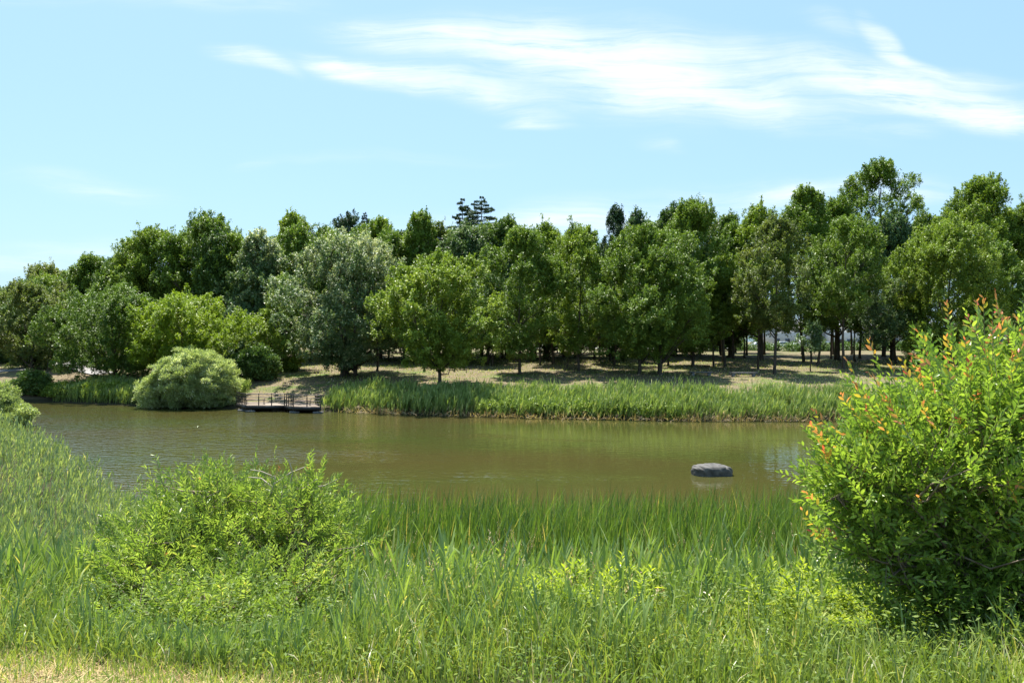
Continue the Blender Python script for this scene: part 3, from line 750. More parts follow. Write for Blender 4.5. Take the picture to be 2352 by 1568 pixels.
# ------------------------------------------------------------------ waterside shrubs
def shrub(name, label, x, y, lobes, mat, leaf, density, kind='dome', aspect=.5, group=None, puff=None, up=.3, cat='bush', vshift=0., bark=BARK, floor=.05):
    """lobes: (dx, dy, dz, rx, ry, rz)"""
    zg = max(0.02, float(hz(x, y))); root = empty(name, (x, y, zg)); tag(root, label, cat, group)
    Xs = []; Ds = []; Vs = []; A = Acc()
    for (dx, dy, dz, rx, ry, rz) in lobes:
        pr = puff or max(.35, .13 * rx)
        area = 4 * PI * ((rx * ry) ** 1.6 / 3 + (rx * rz) ** 1.6 / 3 + (ry * rz) ** 1.6 / 3) ** (1 / 1.6)
        npf = int(area / (pr * pr) * .95)
        d = rdir(npf)
        c = d * np.array([rx, ry, rz]) * rng.uniform(.62, 1.0, (npf, 1)) * (1 + .09 * np.sin(d[:, 0:1] * 9 + dx) * np.cos(d[:, 2:3] * 8 + dz) + (rng.random((npf, 1)) < .25) * rng.uniform(.03, .2, (npf, 1))) + np.array([dx, dy, dz])
        prr = pr * rng.uniform(.6, 1.25, npf)
        n = (density * prr ** 2 * 4 * PI).astype(int) + 3
        idx = np.repeat(np.arange(npf), n)
        dd = rdir(len(idx)); dd[:, 2] = np.where(dd[:, 2] < -.3, -dd[:, 2], dd[:, 2])
        X = c[idx] + dd * (prr[idx] * rng.uniform(.2, 1.2, len(idx)) ** .6)[:, None]
        Xs.append(X); Ds.append(unit(d[idx] * .5 + dd)); Vs.append(rng.uniform(0, 1, npf)[idx])
        for j in rng.permutation(npf)[:26]:
            q = c[j]; b = np.array([dx * .4, dy * .4, -.1]); m1 = b * .5 + q * .5 + rng.normal(0, .1 * rx, 3)
            A.tube(np.stack([b, m1, q]), np.array([.03 * rz ** .5 + .01, .02 * rz ** .5, .006]), 4)
    X = np.concatenate(Xs); D = np.concatenate(Ds); pv = np.concatenate(Vs)
    k = X[:, 2] > floor - zg * 0; X = X[k]; D = D[k]; pv = pv[k]; n = len(X)
    nrm = unit(D * .6 + rdir(n) * .7 + np.array([0, 0, .4])); dr = unit(D * .6 + rdir(n) * .7 + np.array([0, 0, up]))
    ln = leaf * rng.uniform(.6, 1.3, n)
    V, Qd = diamonds(X, dr, nrm, ln, ln * aspect, bend=.1)
    np_mesh('foliage', V, Qd, mat, root, var=np.clip(.5 * pv + rng.normal(.25, .18, n) + vshift, 0, 1))
    A.build('stems', bark, root, smooth=True)
    return root
sg = 'bushes on the far bank'
shrub('round_bush', 'big round pale grey green bush overhanging the water left of the deck', vx2x(440, 79.5), 79.5,
      [(0.2, 0, 2.5, 4.0, 3.3, 3.0), (-3.4, -.2, 1.2, 1.8, 2.0, 1.9), (2.4, -.2, 1.7, 2.3, 2.4, 2.3), (.5, .4, 4.0, 2.3, 2.2, 1.6), (-1.6, -.6, 3.4, 1.6, 1.5, 1.4), (2.0, -.4, 3.5, 1.5, 1.5, 1.3)], LM['willow'], .20, 60, aspect=.3, puff=.36, up=.5, group=sg)
shrub('dark_shrub', 'glossy dark shrub behind the round bush near the deck', vx2x(590, 88), 88,
      [(0, 0, 1.6, 2.6, 2.0, 1.9), (-1.5, 0, 1.2, 1.6, 1.6, 1.4)], LM['dark'], .25, 30, aspect=.6, group=sg, vshift=.15)
shrub('dark_shrub', 'dark round shrub on the bank at the far left end of the pond', vx2x(78, 88), 88,
      [(0, 0, .9, 1.9, 1.6, 1.5)], LM['dark'], .25, 30, group=sg, vshift=.1)
shrub('green_shrub', 'leafy green bushes between left pond end and reeds', vx2x(150, 87.5), 87.5,
      [(0, 0, .4, 2.6, 1.2, .9), (3.5, -1, .3, 2.4, 1.1, .9), (7, -2, .4, 2.4, 1.2, 1.0)], LM['bright'], .25, 30, group=sg)
shrub('willow_shrub', 'light green willow shrub at the far left where the near reeds end', -40.5, 62.5,
      [(-.6, 0, 1.3, 2.3, 2.0, 1.5), (1.8, -.6, .6, 1.3, 1.4, .9), (-3.5, 1, 1.8, 2.4, 2.2, 1.8), (.4, .2, 2.2, 1.0, 1.0, .8)], LM['willow'], .18, 55, aspect=.35, puff=.4, up=.4, group='bushes on the near bank', vshift=-.15)

# ------------------------------------------------------------------ reeds and grass (uncountable)
REED_FAR = leaf_mat('reed_far', gain=(2.0, 1.72, 2.0), cols=[(0, G(.055,.095,.022)), (.5, G(.105,.165,.038)), (.85, G(.17,.235,.065)), (1, G(.30,.30,.13))], transl=.3, nscale=1.1, nsteps=.4)
REED_NEAR = leaf_mat('reed_near', gain=(1.7, 1.33, 1.8), cols=[(0, G(.050,.110,.028)), (.5, G(.105,.195,.038)), (.85, G(.185,.285,.05)), (1, G(.36,.37,.10))], transl=.32, rough=.33, nscale=1.2, nsteps=.4, spec=.6)
REED_PALE = leaf_mat('reed_pale', gain=(1.6, 1.3, 1.9), cols=[(0, G(.075,.135,.042)), (.5, G(.145,.225,.062)), (.85, G(.23,.32,.09)), (1, G(.36,.38,.14))], transl=.32, rough=.34, nscale=.6, nsteps=.35)
CATTAIL = leaf_mat('cattail_leaf', gain=(1.5, 1.2, 1.35), cols=[(0, G(.035,.080,.018)), (.5, G(.070,.145,.024)), (.85, G(.12,.21,.033)), (1, G(.30,.30,.10))], transl=.3, rough=.34, nscale=.6, nsteps=.35)
GRASS = leaf_mat('weed_grass', gain=(1.8, 1.4, 1.9), cols=[(0, G(.055,.105,.018)), (.5, G(.115,.195,.03)), (.82, G(.20,.29,.045)), (.93, G(.32,.33,.09)), (1, G(.52,.47,.26))], transl=.3, rough=.38, nscale=2.2, nsteps=.45, spec=.6)
DRY = leaf_mat('dry_stalk', [(0, G(.20,.16,.11)), (.5, G(.34,.29,.20)), (1, G(.50,.45,.34))], transl=.2, rough=.6)
HERB = leaf_mat('herb_leaf', spec=.25, rough=.6, cols=[(0, G(.045,.10,.016)), (.5, G(.09,.165,.026)), (1, G(.17,.25,.045))], transl=.38)
LIME = leaf_mat('lime_leaf', [(0, G(.13,.21,.02)), (.5, G(.22,.32,.03)), (1, G(.33,.42,.05))], transl=.45)

def reed_plants(P, Ht, leafL, leafW, nleaf, wind=.5, lean=.12, stemw=.012, seg=4, lowest=.25):
    """stems with alternate arching leaves -> V,Q,var"""
    n = len(P); Vs = []; Qs = []; As = []; off = 0
    az = rng.normal(0, 1.2, n) * (1 - wind) * 2 + rng.normal(0, .4, n)
    tl = np.abs(rng.normal(lean, lean * .5, n)); bd = rng.uniform(0, .25, n)
    V, Qd = blades(P, az, tl, bd, Ht * .93, stemw, seg=3, twist=rng.uniform(-1.5, 1.5, n), sharp=False)
    Vs.append(V); Qs.append(Qd); off += len(V)
    pv = rng.uniform(0, 1, n)
    As.append(np.repeat(pv * .4 + .2, 3))
    for j in range(nleaf):
        f = lowest + (1 - lowest) * (j + rng.uniform(.2, .8, n)) / nleaf
        th = tl + bd * .5 * f
        h = np.stack([np.cos(az), np.sin(az), np.zeros(n)], 1)
        pos = P + h * (np.sin(th) * Ht * f * .93)[:, None] + np.array([0, 0, 1.0]) * (np.cos(th) * Ht * f * .93)[:, None]
        la = az * .3 + (j % 2) * PI * (1 - wind) + rng.normal(0, .9, n)
        L_ = leafL * rng.uniform(.65, 1.2, n) * (1 - .25 * np.abs(f - .55))
        V, Qd = blades(pos, la, rng.uniform(.1, .62, n) * (1.1 - .4 * f), np.abs(rng.normal(.35, .55, n)) * (1.1 - .5 * f), L_, leafW * rng.uniform(.7, 1.2, n), seg=seg)
        Vs.append(V); Qs.append(Qd + off); off += len(V)
        As.append(np.repeat(np.clip(pv * .4 + rng.normal(.28, .16, n) + (f < .4) * rng.choice([0, .45], n, p=[.85, .15]), 0, 1), seg))
    return np.concatenate(Vs), np.concatenate(Qs), np.concatenate(As)

def along(pts, n, lo, hi, side):
    """random points at distance lo..hi from a polyline; side=+1 left of its direction"""
    P = np.array(pts, float); a = P[:-1]; b = P[1:]; l = np.linalg.norm(b - a, axis=1)
    k = rng.choice(len(l), n, p=l / l.sum()); t = rng.uniform(0, 1, n)
    q = a[k] + (b[k] - a[k]) * t[:, None]; d = unit(b[k] - a[k]); nr = np.stack([-d[:, 1], d[:, 0]], 1) * side
    return q + nr * rng.uniform(lo, hi, n)[:, None]

# far bank reeds (polyline far_shore runs right -> left, land is on its right side)
fs_reed = [(62, 66), (28, 65.6), (15.2, 65.6), (4.6, 67.6), (-6.8, 70.6), (-18.2, 75.1)]
q = along(fs_reed, 12500, .1, 5.0, -1); k_ = wob(q[:, 0], q[:, 1], 1.1, 5) + rng.normal(0, .35, len(q)) > -.25; q = q[k_]
x, y = q[:, 0], q[:, 1]
dsh = segdist(x, y, far_shore)
Ht = (1.28 + .36 * wob(x, y, .38, 4) + .40 * wob(x, y, 1.2, 2) + rng.uniform(-.45, .45, len(x))) * .84 * (1.0 + .18 * np.clip((dsh - 1) / 4, 0, 1)) + np.where((x > 8) & (x < 17), .25, 0)
P = np.stack([x, y, np.maximum(hz(x, y), -.1)], 1)
V, Qd, A_ = reed_plants(P, Ht, .72, .062, 8, wind=.6, lean=.2, stemw=.03, seg=3, lowest=.2)
o = np_mesh('far_reeds', V, Qd, REED_FAR, var=A_); tag(o, 'band of arching green reeds along the far shore right of the deck', 'reeds', kind='stuff')
q = along([(-28.5, 78), (-39, 81.8), (-50, 86.2)], 4200, .2, 4.5, -1)
x, y = q[:, 0], q[:, 1]; Ht = 1.2 + .35 * wob(x, y, .5, 1) + rng.uniform(-.25, .3, len(x))
V, Qd, A_ = reed_plants(np.stack([x, y, hz(x, y)], 1), Ht, .6, .055, 6, wind=.7, lean=.16, stemw=.03, seg=3, lowest=.2)
o = np_mesh('left_reeds', V, Qd, REED_FAR, var=A_); tag(o, 'short reeds on the far shore left of the round bush', 'reeds', kind='stuff')
# creeper leaves over the far waterline and pale dead stems
q = along([(14, 65.8), (4.6, 67.8), (-3, 69.8)], 9000, .2, 2.4, -1); x, y = q[:, 0], q[:, 1]
P = np.stack([x, y, hz(x, y) + rng.uniform(.15, 1.15, len(x))], 1); n = len(x)
V, Qd = diamonds(P, rdir(n), unit(rdir(n) + np.array([0, -.5, .8])), rng.uniform(.14, .26, n), rng.uniform(.12, .2, n))
o = np_mesh('creeper', V, Qd, LM['bright'], var=rng.uniform(.2, .8, n)); tag(o, 'broad leaved creeper tangled over the far waterline', 'creeper', kind='stuff')
q = along([(40, 65.6), (15.2, 65.5), (4.6, 67.4), (-6.8, 70.4), (-16, 74)], 1700, -.35, .9, -1); x, y = q[:, 0], q[:, 1]; n = len(x)
P = np.stack([x, y, np.full(n, .02)], 1)
V, Qd = blades(P, rng.uniform(PI, 2 * PI, n), rng.uniform(.2, 1.3, n), rng.uniform(0, 1.4, n), rng.uniform(.35, 1.0, n), .035, seg=3)
o = np_mesh('dead_stems', V, Qd, DRY, var=np.repeat(rng.uniform(0, 1, n), 3)); tag(o, 'pale dead reed stems at the far waterline', 'dead reeds', kind='stuff')
# tufts of the far lawn
n = 26000; x = rng.uniform(-45, 60, n); df_ = rng.uniform(4, 40, n); y = 66 + df_ + np.interp(x, [-50, -17, 5, 30], [20, 8, 1, 0])
P = np.stack([x, y, hz(x, y)], 1)
V, Qd = blades(P, rng.uniform(0, 6.28, n), rng.uniform(.1, .7, n), .5, rng.uniform(.08, .28, n), .05, seg=2)
o = np_mesh('lawn_tufts', V, Qd, GRASS, var=np.repeat(np.clip(rng.normal(.6, .3, n), 0, 1), 2)); tag(o, 'uneven mown grass tufts on the far slope', 'grass', kind='stuff')

# near bank ------------------------------------------------------
def wedge(n, d0, d1, power=1.0, half=.80):
    """points in the view wedge, density ~ d^-power per area"""
    u_ = rng.uniform(0, 1, n); e = 2 - power
    d = (d0 ** e + (d1 ** e - d0 ** e) * u_) ** (1 / e) if abs(e) > 1e-3 else d0 * (d1 / d0) ** u_
    a = rng.uniform(-half, half, n)
    return a * d, d
def land_near(x, y, smin, smax, left=None):
    s_ = ndist(x, y); ok = (~inpond(x, y)) & (s_ > smin) & (s_ < smax) & (y < 62) & (y + .276 * x > 3.66)
    return ok, s_
def clear(x, y):
    """the weeds stay low around the two near bushes"""
    a = np.exp(-(((x - 3.0) / 1.25) ** 2 + ((y - 5.2) / 1.0) ** 2) ** 2)
    b = np.exp(-(((x + 2.25) / 1.15) ** 2 + ((y - 6.2) / 1.45) ** 2) ** 2)
    return 1 - .8 * a - .75 * b
def cap(x, y, Ht):
    """weeds get shorter towards the mown edge and in front of the bushes"""
    vx = 1176 + F * x / y
    vc = np.interp(y, [3.6, 4.2, 5, 6, 8, 10, 12], [1480, 1400, 1335, 1270, 1215, 1190, 1120])
    vc = np.where((vx > 200) & (vx < 800) & (y < 6.6), np.maximum(vc, 1470 - 60 * np.abs(vx - 480) / 300), vc)
    vc = np.where((vx > 1880) & (y < 6), np.maximum(vc, 1425), vc)
    zc = H - (vc - 784) / F * y - hz(x, y)
    return np.minimum(Ht * 1.1, np.maximum(zc * rng.uniform(.45, 1.12, len(x)) * (1 + .22 * wob(x, y, 2.3, 7)) * np.where(rng.random(len(x)) < .05, 1.45, 1), .06))
# cattails along the water
x, y = wedge(150000, 17, 31, .6, .85); s_ = ndist(x, y); ins = inpond(x, y)
edge = -1.1 + .7 * wob(x, y * .3, .7, 3)
sg_ = np.where(ins, -s_, s_)
ok = (sg_ > edge) & (sg_ < 5.5 + .8 * wob(x, y, .6, 8)) & (x > -9.5 + wob(x, y, .8, 5)) & (rng.random(len(x)) < .26)
x, y, s_ = x[ok], y[ok], sg_[ok]; n = len(x)
P = np.stack([x, y, np.maximum(hz(x, y), -.15)], 1)
Ht = (1.95 + .2 * wob(x, y, .8, 6)) * rng.uniform(.55, 1.18, n) * np.interp(s_, [-1.5, .5, 4, 6.5], [.85, 1, .95, .6])
V, Qd = blades(P, rng.normal(.3, 1.5, n), np.abs(rng.normal(.10, .09, n)), np.abs(rng.normal(.25, .4, n)), Ht, rng.uniform(.018, .036, n), seg=5)
pv = np.clip(rng.normal(.45, .2, n) + .5 * (rng.random(n) < .04), 0, 1)
o = np_mesh('cattails', V, Qd, CATTAIL, var=np.repeat(pv, 5)); tag(o, 'dense dark green cattail blades lining the near shore', 'cattails', kind='stuff')
print('cattails', n)
# left reed bed
x, y = wedge(60000, 8, 62, 1.15, .85); ok, s_ = land_near(x, y, -1, 24)
lim = -4.2 - (y - 9) * .12 - (y < 11) * .8
ok &= (x < np.where(y > 24, 0, lim) + 1.2 * wob(x, y, .5, 2)) & (rng.random(len(x)) < .42)
s2 = np.where((x > -9) & (y > 20) & (s_ < 5), 0, 1).astype(bool); ok &= s2
x, y, s_ = x[ok], y[ok], s_[ok]; n = len(x); d = y
P = np.stack([x, y, hz(x, y)], 1)
Ht = (1.45 + .22 * wob(x, y, .4, 7)) * rng.uniform(.75, 1.12, n) * np.interp(y, [8, 14, 30, 60], [.62, .8, 1, 1.15])
V, Qd, A_ = reed_plants(P, Ht, .34, .013 + .0009 * d, 8, wind=.45, lean=.1, stemw=.012, seg=4, lowest=.3)
o = np_mesh('left_reed_bed', V, Qd, REED_PALE, var=A_); tag(o, 'pale green reed bed sweeping along the left near shore', 'reeds', kind='stuff')
print('left reeds', n)
# scattered taller reeds in the foreground
x, y = wedge(12500, 4.1, 11, 1.2, .85); ok, s_ = land_near(x, y, 5, 23)
ok &= (wob(x, y, 1.3, 3) + rng.normal(0, .45, len(x)) > -.05) & (rng.random(len(x)) < .8) & (clear(x, y) > .7)
x, y = x[ok], y[ok]; n = len(x)
Ht = rng.uniform(.6, 1.25, n) * np.interp(y, [4.3, 6, 8, 11], [.45, .68, .85, .8]) * clear(x, y)
Ht = cap(x, y, Ht)
V, Qd, A_ = reed_plants(np.stack([x, y, hz(x, y)], 1), Ht, .30 * np.clip(Ht / .6, .4, 1.15), .017 * np.clip(Ht / .55, .5, 1.15), 8, wind=.3, lean=.12, stemw=.006, seg=5, lowest=.35)
o = np_mesh('foreground_reeds', V, Qd, REED_NEAR, var=A_); tag(o, 'broad bladed young reeds standing out of the foreground weeds', 'reeds', kind='stuff')
print('fg reeds', n)
# long grass
x, y = wedge(430000, 3.45, 24, 1.35, .85); ok, s_ = land_near(x, y, 3.5, 30)
ok &= (rng.random(len(x)) < .34 + .3 * wob(x, y, 2.1, 5))
x, y = x[ok], y[ok]; n = len(x)
e_ = y + .276 * x - 3.66
Ht = rng.uniform(.25, 1.0, n) * (.75 + .22 * wob(x, y, 1.1, 9) + .18 * wob(x, y, 3.7, 2)) * np.interp(e_, [0, .3, 1.2, 6, 14], [.3, .55, .95, 1.0, 1.1]) * clear(x, y)
Ht = cap(x, y, Ht)
V, Qd = blades(np.stack([x, y, hz(x, y)], 1), rng.uniform(0, 6.28, n), np.abs(rng.normal(.18, .2, n)), np.abs(rng.normal(.55, .6, n)), Ht, rng.uniform(.003, .0105, n) * np.interp(y, [4, 10, 20], [1, 1.35, 2]), seg=4)
o = np_mesh('long_grass', V, Qd, GRASS, var=np.repeat(np.clip(rng.normal(.45, .22, n) + .45 * (rng.random(n) < .05), 0, 1), 4)); tag(o, 'tall mixed weed grass covering the near bank', 'grass', kind='stuff')
print('long grass', n)
# low leafy herbs
x, y = wedge(20000, 3.5, 14, 1.3, .85); ok, s_ = land_near(x, y, 6, 30); x, y = x[ok], y[ok]
nl_ = 5; X = np.repeat(np.stack([x, y, hz(x, y)], 1), nl_, 0); n = len(X)
e_ = X[:, 1] + .276 * X[:, 0] - 3.5
X[:, :2] += rng.normal(0, .05, (n, 2)); X[:, 2] += rng.uniform(.04, .5, n) * np.clip(.25 + e_ * .5, .2, 1.0)
V, Qd = diamonds(X, unit(rdir(n) * np.array([1, 1, .5])), unit(rdir(n) * .7 + np.array([0, 0, 1])), rng.uniform(.018, .042, n), rng.uniform(.008, .015, n))
o = np_mesh('ground_herbs', V, Qd, HERB, var=np.clip(rng.normal(.5, .25, n), 0, 1)); tag(o, 'low leafy herbs between the foreground grass', 'weeds', kind='stuff')
# lime green whorled weeds
x, y = wedge(4200, 5.0, 8.5, 1.0, .8); ok, s_ = land_near(x, y, 6, 30)
ok &= (x > -1.3) & (wob(x, y, .9, 1.7) > -.15) & (rng.random(len(x)) < .5)
x, y = x[ok], y[ok]; n0 = len(x); hg = cap(x, y, rng.uniform(.5, .78, n0) * clear(x, y))
Vs = []; Qs = []; off = 0; base = np.stack([x, y, hz(x, y)], 1)
V, Qd = blades(base, rng.uniform(0, 6.28, n0), .05, .1, hg, .008, seg=3, sharp=False); Vs.append(V); Qs.append(Qd); off += len(V)
for j in range(26):
    f = .45 + .55 * j / 25
    a = j * 2.4 + rng.uniform(0, .6, n0)
    pos = base + np.array([0, 0, 1.0]) * (hg * f)[:, None]
    D = np.stack([np.cos(a), np.sin(a), np.full(n0, -.1 + 1.3 * max(0, f - .7) / .3)], 1)
    L_ = .095 * (1.1 - .5 * max(0, f - .7) / .3)
    V, Qd = diamonds(pos, D, np.tile([0, 0, 1.0], (n0, 1)) + rdir(n0) * .3, L_ * rng.uniform(.8, 1.2, n0), .02, bend=.1); Vs.append(V); Qs.append(Qd + off); off += len(V)
Qs = np.concatenate(Qs)
o = np_mesh('lime_weeds', np.concatenate(Vs), Qs, LIME, var=rng.uniform(0, 1, len(Qs))); tag(o, 'lime green whorled weeds in the middle foreground', 'weeds', kind='stuff')
# dry seed stalks
x, y = wedge(5000, 5, 22, .8, .8); ok, s_ = land_near(x, y, 3, 22); ok &= (wob(x, y, .7, 11) > .15) & (x > -4) & (rng.random(len(x)) < .5)
x, y = x[ok], y[ok]; n = len(x); hg = rng.uniform(.8, 1.35, n) * np.interp(y, [4, 8, 18], [.55, .85, 1.1]) * clear(x, y); hg = cap(x, y, hg * .97) * 1.03
az = rng.uniform(0, 6.28, n); base = np.stack([x, y, hz(x, y)], 1)
V1, Q1 = blades(base, az, .08, .25, hg, .005 + .0005 * y, seg=4, sharp=False); vv = [V1]; qq = [Q1]; off = len(V1)
for j in range(14):
    f = .74 + .26 * j / 13; th = .08 + .1 * f
    pos = base + np.stack([np.cos(az) * np.sin(th + .06) * hg * f, np.sin(az) * np.sin(th + .06) * hg * f, np.cos(th) * hg * f], 1)
    V, Qd = blades(pos, rng.uniform(0, 6.28, n), rng.uniform(.3, 1, n), .5, .09 * (1.3 - f), .006 + .0004 * y, seg=2); vv.append(V); qq.append(Qd + off); off += len(V)
qq = np.concatenate(qq)
o = np_mesh('seed_stalks', np.concatenate(vv), qq, DRY, var=rng.uniform(0, 1, len(qq))); tag(o, 'pale dry seed heads of grass among the green', 'grass', kind='stuff')
# mown verge
n = 45000; x = rng.uniform(-4.5, 2.5, n); y = rng.uniform(2.2, 4.9, n); e_ = y + .276 * x; ok = e_ < 3.76 + rng.normal(0, .06, n); x, y = x[ok], y[ok]; n = len(x)
P = np.stack([x, y, hz(x, y) + .002], 1)
V, Qd = blades(P, rng.uniform(0, 6.28, n), rng.uniform(1.15, 1.65, n), rng.uniform(-.2, .2, n), rng.uniform(.03, .13, n), rng.uniform(.0025, .005, n), seg=2)
o = np_mesh('cut_hay', V, Qd, leaf_mat('hay', [(0, G(.16,.115,.055)), (.5, G(.29,.23,.12)), (1, G(.44,.38,.24))], transl=.15, rough=.7), var=np.repeat(rng.uniform(0, 1, n), 2)); tag(o, 'dried grass clippings on the mown strip at lower left', 'hay', kind='stuff')
n = 42000; x = rng.uniform(-4.5, 2.5, n); y = rng.uniform(2.2, 4.9, n); e_ = y + .276 * x
ok = (e_ < 3.74) & ((wob(x, y, 2.6, 4) + .5 * wob(x, y, 7, 1) + (e_ - 3.2) * 1.2) > rng.normal(-.15, .35, n)); x, y = x[ok], y[ok]; n = len(x)
V, Qd = blades(np.stack([x, y, hz(x, y)], 1), rng.uniform(0, 6.28, n), rng.uniform(.05, .7, n), rng.uniform(.1, .8, n), rng.uniform(.03, .11, n), rng.uniform(.003, .006, n), seg=3)
o = np_mesh('mown_grass', V, Qd, GRASS, var=np.repeat(np.clip(rng.normal(.6, .2, n), 0, 1), 3)); tag(o, 'short green tufts on the mown strip at lower left', 'grass', kind='stuff')

# ------------------------------------------------------------------ near bushes with real twigs
def twig_bush(name, label, cx, cy, lobes, nstem, ntwig, twigL, nleaf, leafL, leafW, mat, young=None, young_rule=None, extra=None, base=None, group=None, upbias=.5, stem_r=.02, bark=BARK, nshoot=120):
    zg = float(hz(cx, cy)); root = empty(name, (cx, cy, zg)); tag(root, label, 'bush', group)
    A = Acc()
    tips = []; dirs = []
    vol = np.array([l[3] * l[4] * l[5] for l in lobes]) ** .7
    for l, wgt in zip(lobes, vol / vol.sum()):
        c = np.array(l[:3]); r = np.array(l[3:6]); k = int(ntwig * wgt)
        d = rdir(k); rad = rng.uniform(.12, 1, k) ** .42
        p = c + d * r * rad[:, None]
        lump = 1 + .24 * np.sin(d[:, 0] * 8 + c[0] * 5) * np.cos(d[:, 2] * 7 + c[2] * 4) + .12 * np.sin(d[:, 1] * 15 + d[:, 2] * 13)
        p = c + (p - c) * lump[:, None]
        tips.append(p); dirs.append(unit(d * .8 + np.array([0, 0, upbias]) + rdir(k) * .45))
    tips = np.concatenate(tips); dirs = np.concatenate(dirs)
    # leading shoots standing clear of the mass
    k = rng.permutation(len(tips)); zz_ = tips[k, 2]; k = k[zz_ > np.quantile(tips[:, 2], .45)][:nshoot]
    cen = np.mean(tips, 0) - np.array([0, 0, .3]); oo = unit(tips[k] - cen); dd_ = unit(oo * .75 + np.array([-.05, 0, .65]))
    far_ = np.array([np.max((tips - cen) @ o_) for o_ in oo])
    near_t = tips[k] + oo * (.55 * np.maximum(0, far_ - np.einsum('ij,ij->i', tips[k] - cen, oo)))[:, None]
    tips = np.concatenate([tips, near_t, near_t + dd_ * .13]); dirs = np.concatenate([dirs, dd_, dd_ + rng.normal(0, .06, dd_.shape)])
    if extra is not None:
        tips = np.concatenate([tips, extra[0]]); dirs = np.concatenate([dirs, unit(extra[1])])
    TL = twigL * rng.uniform(.6, 1.3, len(tips))
    if extra is not None: TL[-len(extra[0]):] = extra[2]
    ok = (tips[:, 2] > .08); tips, dirs, TL = tips[ok], dirs[ok], TL[ok]; n = len(tips)
    start = tips - dirs * TL[:, None] * .5
    # main stems, then a branch from a stem point to groups of twigs
    sp = []
    for k in range(nstem):
        l = lobes[rng.integers(len(lobes))]; e = np.array(l[:3]) + rdir(1)[0] * np.array(l[3:6]) * .75; e[2] = max(e[2], .5)
        b = np.array([rng.normal(0, .12), rng.normal(0, .12), -.08]); m1 = b * .45 + e * .55 + np.array([0, 0, -.1]) + rng.normal(0, .08, 3)
        t = np.linspace(0, 1, 8)[:, None]; pts = (1 - t) ** 2 * b + 2 * t * (1 - t) * m1 + t ** 2 * e
        A.tube(pts, stem_r * np.linspace(1, .3, 8), 6); sp.append(pts[2:])
    sp = np.concatenate(sp)
    for j in rng.permutation(n)[:min(n, 700)]:
        q = start[j]; dd = np.linalg.norm(sp - q, axis=1) + (sp[:, 2] > q[2]) * .4; s0 = sp[np.argmin(dd)]
        mm = (s0 + q) / 2 + np.array([0, 0, -.05]) + rng.normal(0, .03, 3)
        A.tube(np.stack([s0, mm, q]), np.array([.008, .006, .003]), 4)
    # twigs as thin strips; leaves alternate
    Vt = []; Qt = []; off = 0
    side = unit(np.cross(dirs, rdir(n)))
    w = .0022
    end = start + dirs * TL[:, None]
    Vt = np.stack([start - side * w, start + side * w, end + side * w * .4, end - side * w * .4], 1).reshape(-1, 3)
    A.add(Vt, np.arange(n * 4).reshape(-1, 4))
    X = []; D = []; Nn = []; S = []; Fj = []; I = []
    up = unit(np.cross(side, dirs)); up = np.where(up[:, 2:3] < 0, -up, up)
    for j in range(nleaf):
        f = .1 + .9 * j / (nleaf - 1)
        sgn = 1 if j % 2 else -1
        pos = start + dirs * (TL * f)[:, None]
        ang = (.95 - .55 * f ** 2) + rng.normal(0, .15, n)
        dl = unit(np.cos(ang)[:, None] * dirs + (np.sin(ang) * sgn)[:, None] * side + rng.normal(0, .22, (n, 3)))
        X.append(pos); D.append(dl); Nn.append(unit(up + rng.normal(0, .35, (n, 3)))); S.append(rng.uniform(.7, 1.2, n) * (1 - .35 * max(0, f - .75) / .25)); Fj.append(np.full(n, f)); I.append(np.arange(n))
    X = np.concatenate(X); D = np.concatenate(D); Nn = np.concatenate(Nn); S = np.concatenate(S); Fj = np.concatenate(Fj); I = np.concatenate(I)
    tv = rng.uniform(0, 1, n)
    # leaf = 2-segment folded blade: 6 verts, 4 faces (two halves, slightly folded)
    def leaves(mask, mat_, nm, vfun):
        x_, d_, n_, s_ = X[mask], D[mask], Nn[mask], S[mask]
        d_ = unit(d_); sd = unit(np.cross(d_, n_)); n_ = np.cross(sd, d_)
        L_ = (leafL * s_)[:, None]; W_ = (leafW * s_ * rng.uniform(.85, 1.15, len(s_)))[:, None]
        a = x_; b = x_ + d_ * L_ * .3; c = x_ + d_ * L_ * .62 - n_ * L_ * .03; t_ = x_ + d_ * L_ - n_ * L_ * .14
        Vv = np.stack([a, b + sd * W_ * .45 + n_ * W_ * .16, c + sd * W_ * .42 + n_ * W_ * .13, t_, c - sd * W_ * .42 + n_ * W_ * .13, b - sd * W_ * .45 + n_ * W_ * .16, b, c], 1)
        m_ = len(x_); k8 = np.arange(m_)[:, None] * 8
        q1 = k8 + np.array([0, 1, 2, 7]); q2 = k8 + np.array([7, 2, 3, 4]); q3 = k8 + np.array([0, 7, 4, 5])
        # use midrib vertex 7 so each half tilts on its own
        Qq = np.concatenate([q1, q2, q3], 1).reshape(-1, 4)
        return np_mesh(nm, Vv.reshape(-1, 3), Qq, mat_, root, var=np.repeat(vfun(mask), 3))
    if young_rule is not None:
        yr = young_rule(tips)[I]; ym = (Fj > .55) & (rng.random(len(I)) < .92) & (yr > .5) | ((Fj > .85) & (yr > .2))
    else: ym = np.zeros(len(I), bool)
    leaves(~ym, mat, 'foliage', lambda m_: np.clip(.45 * tv[I[m_]] + rng.normal(.28, .14, m_.sum()), 0, 1))
    if ym.any(): leaves(ym, young, 'young_leaves', lambda m_: np.clip((Fj[m_] - .5) * 1.3 + rng.normal(0, .25, m_.sum()), 0, 1))
    A.build('stems', bark, root, smooth=True)
    return root, zg

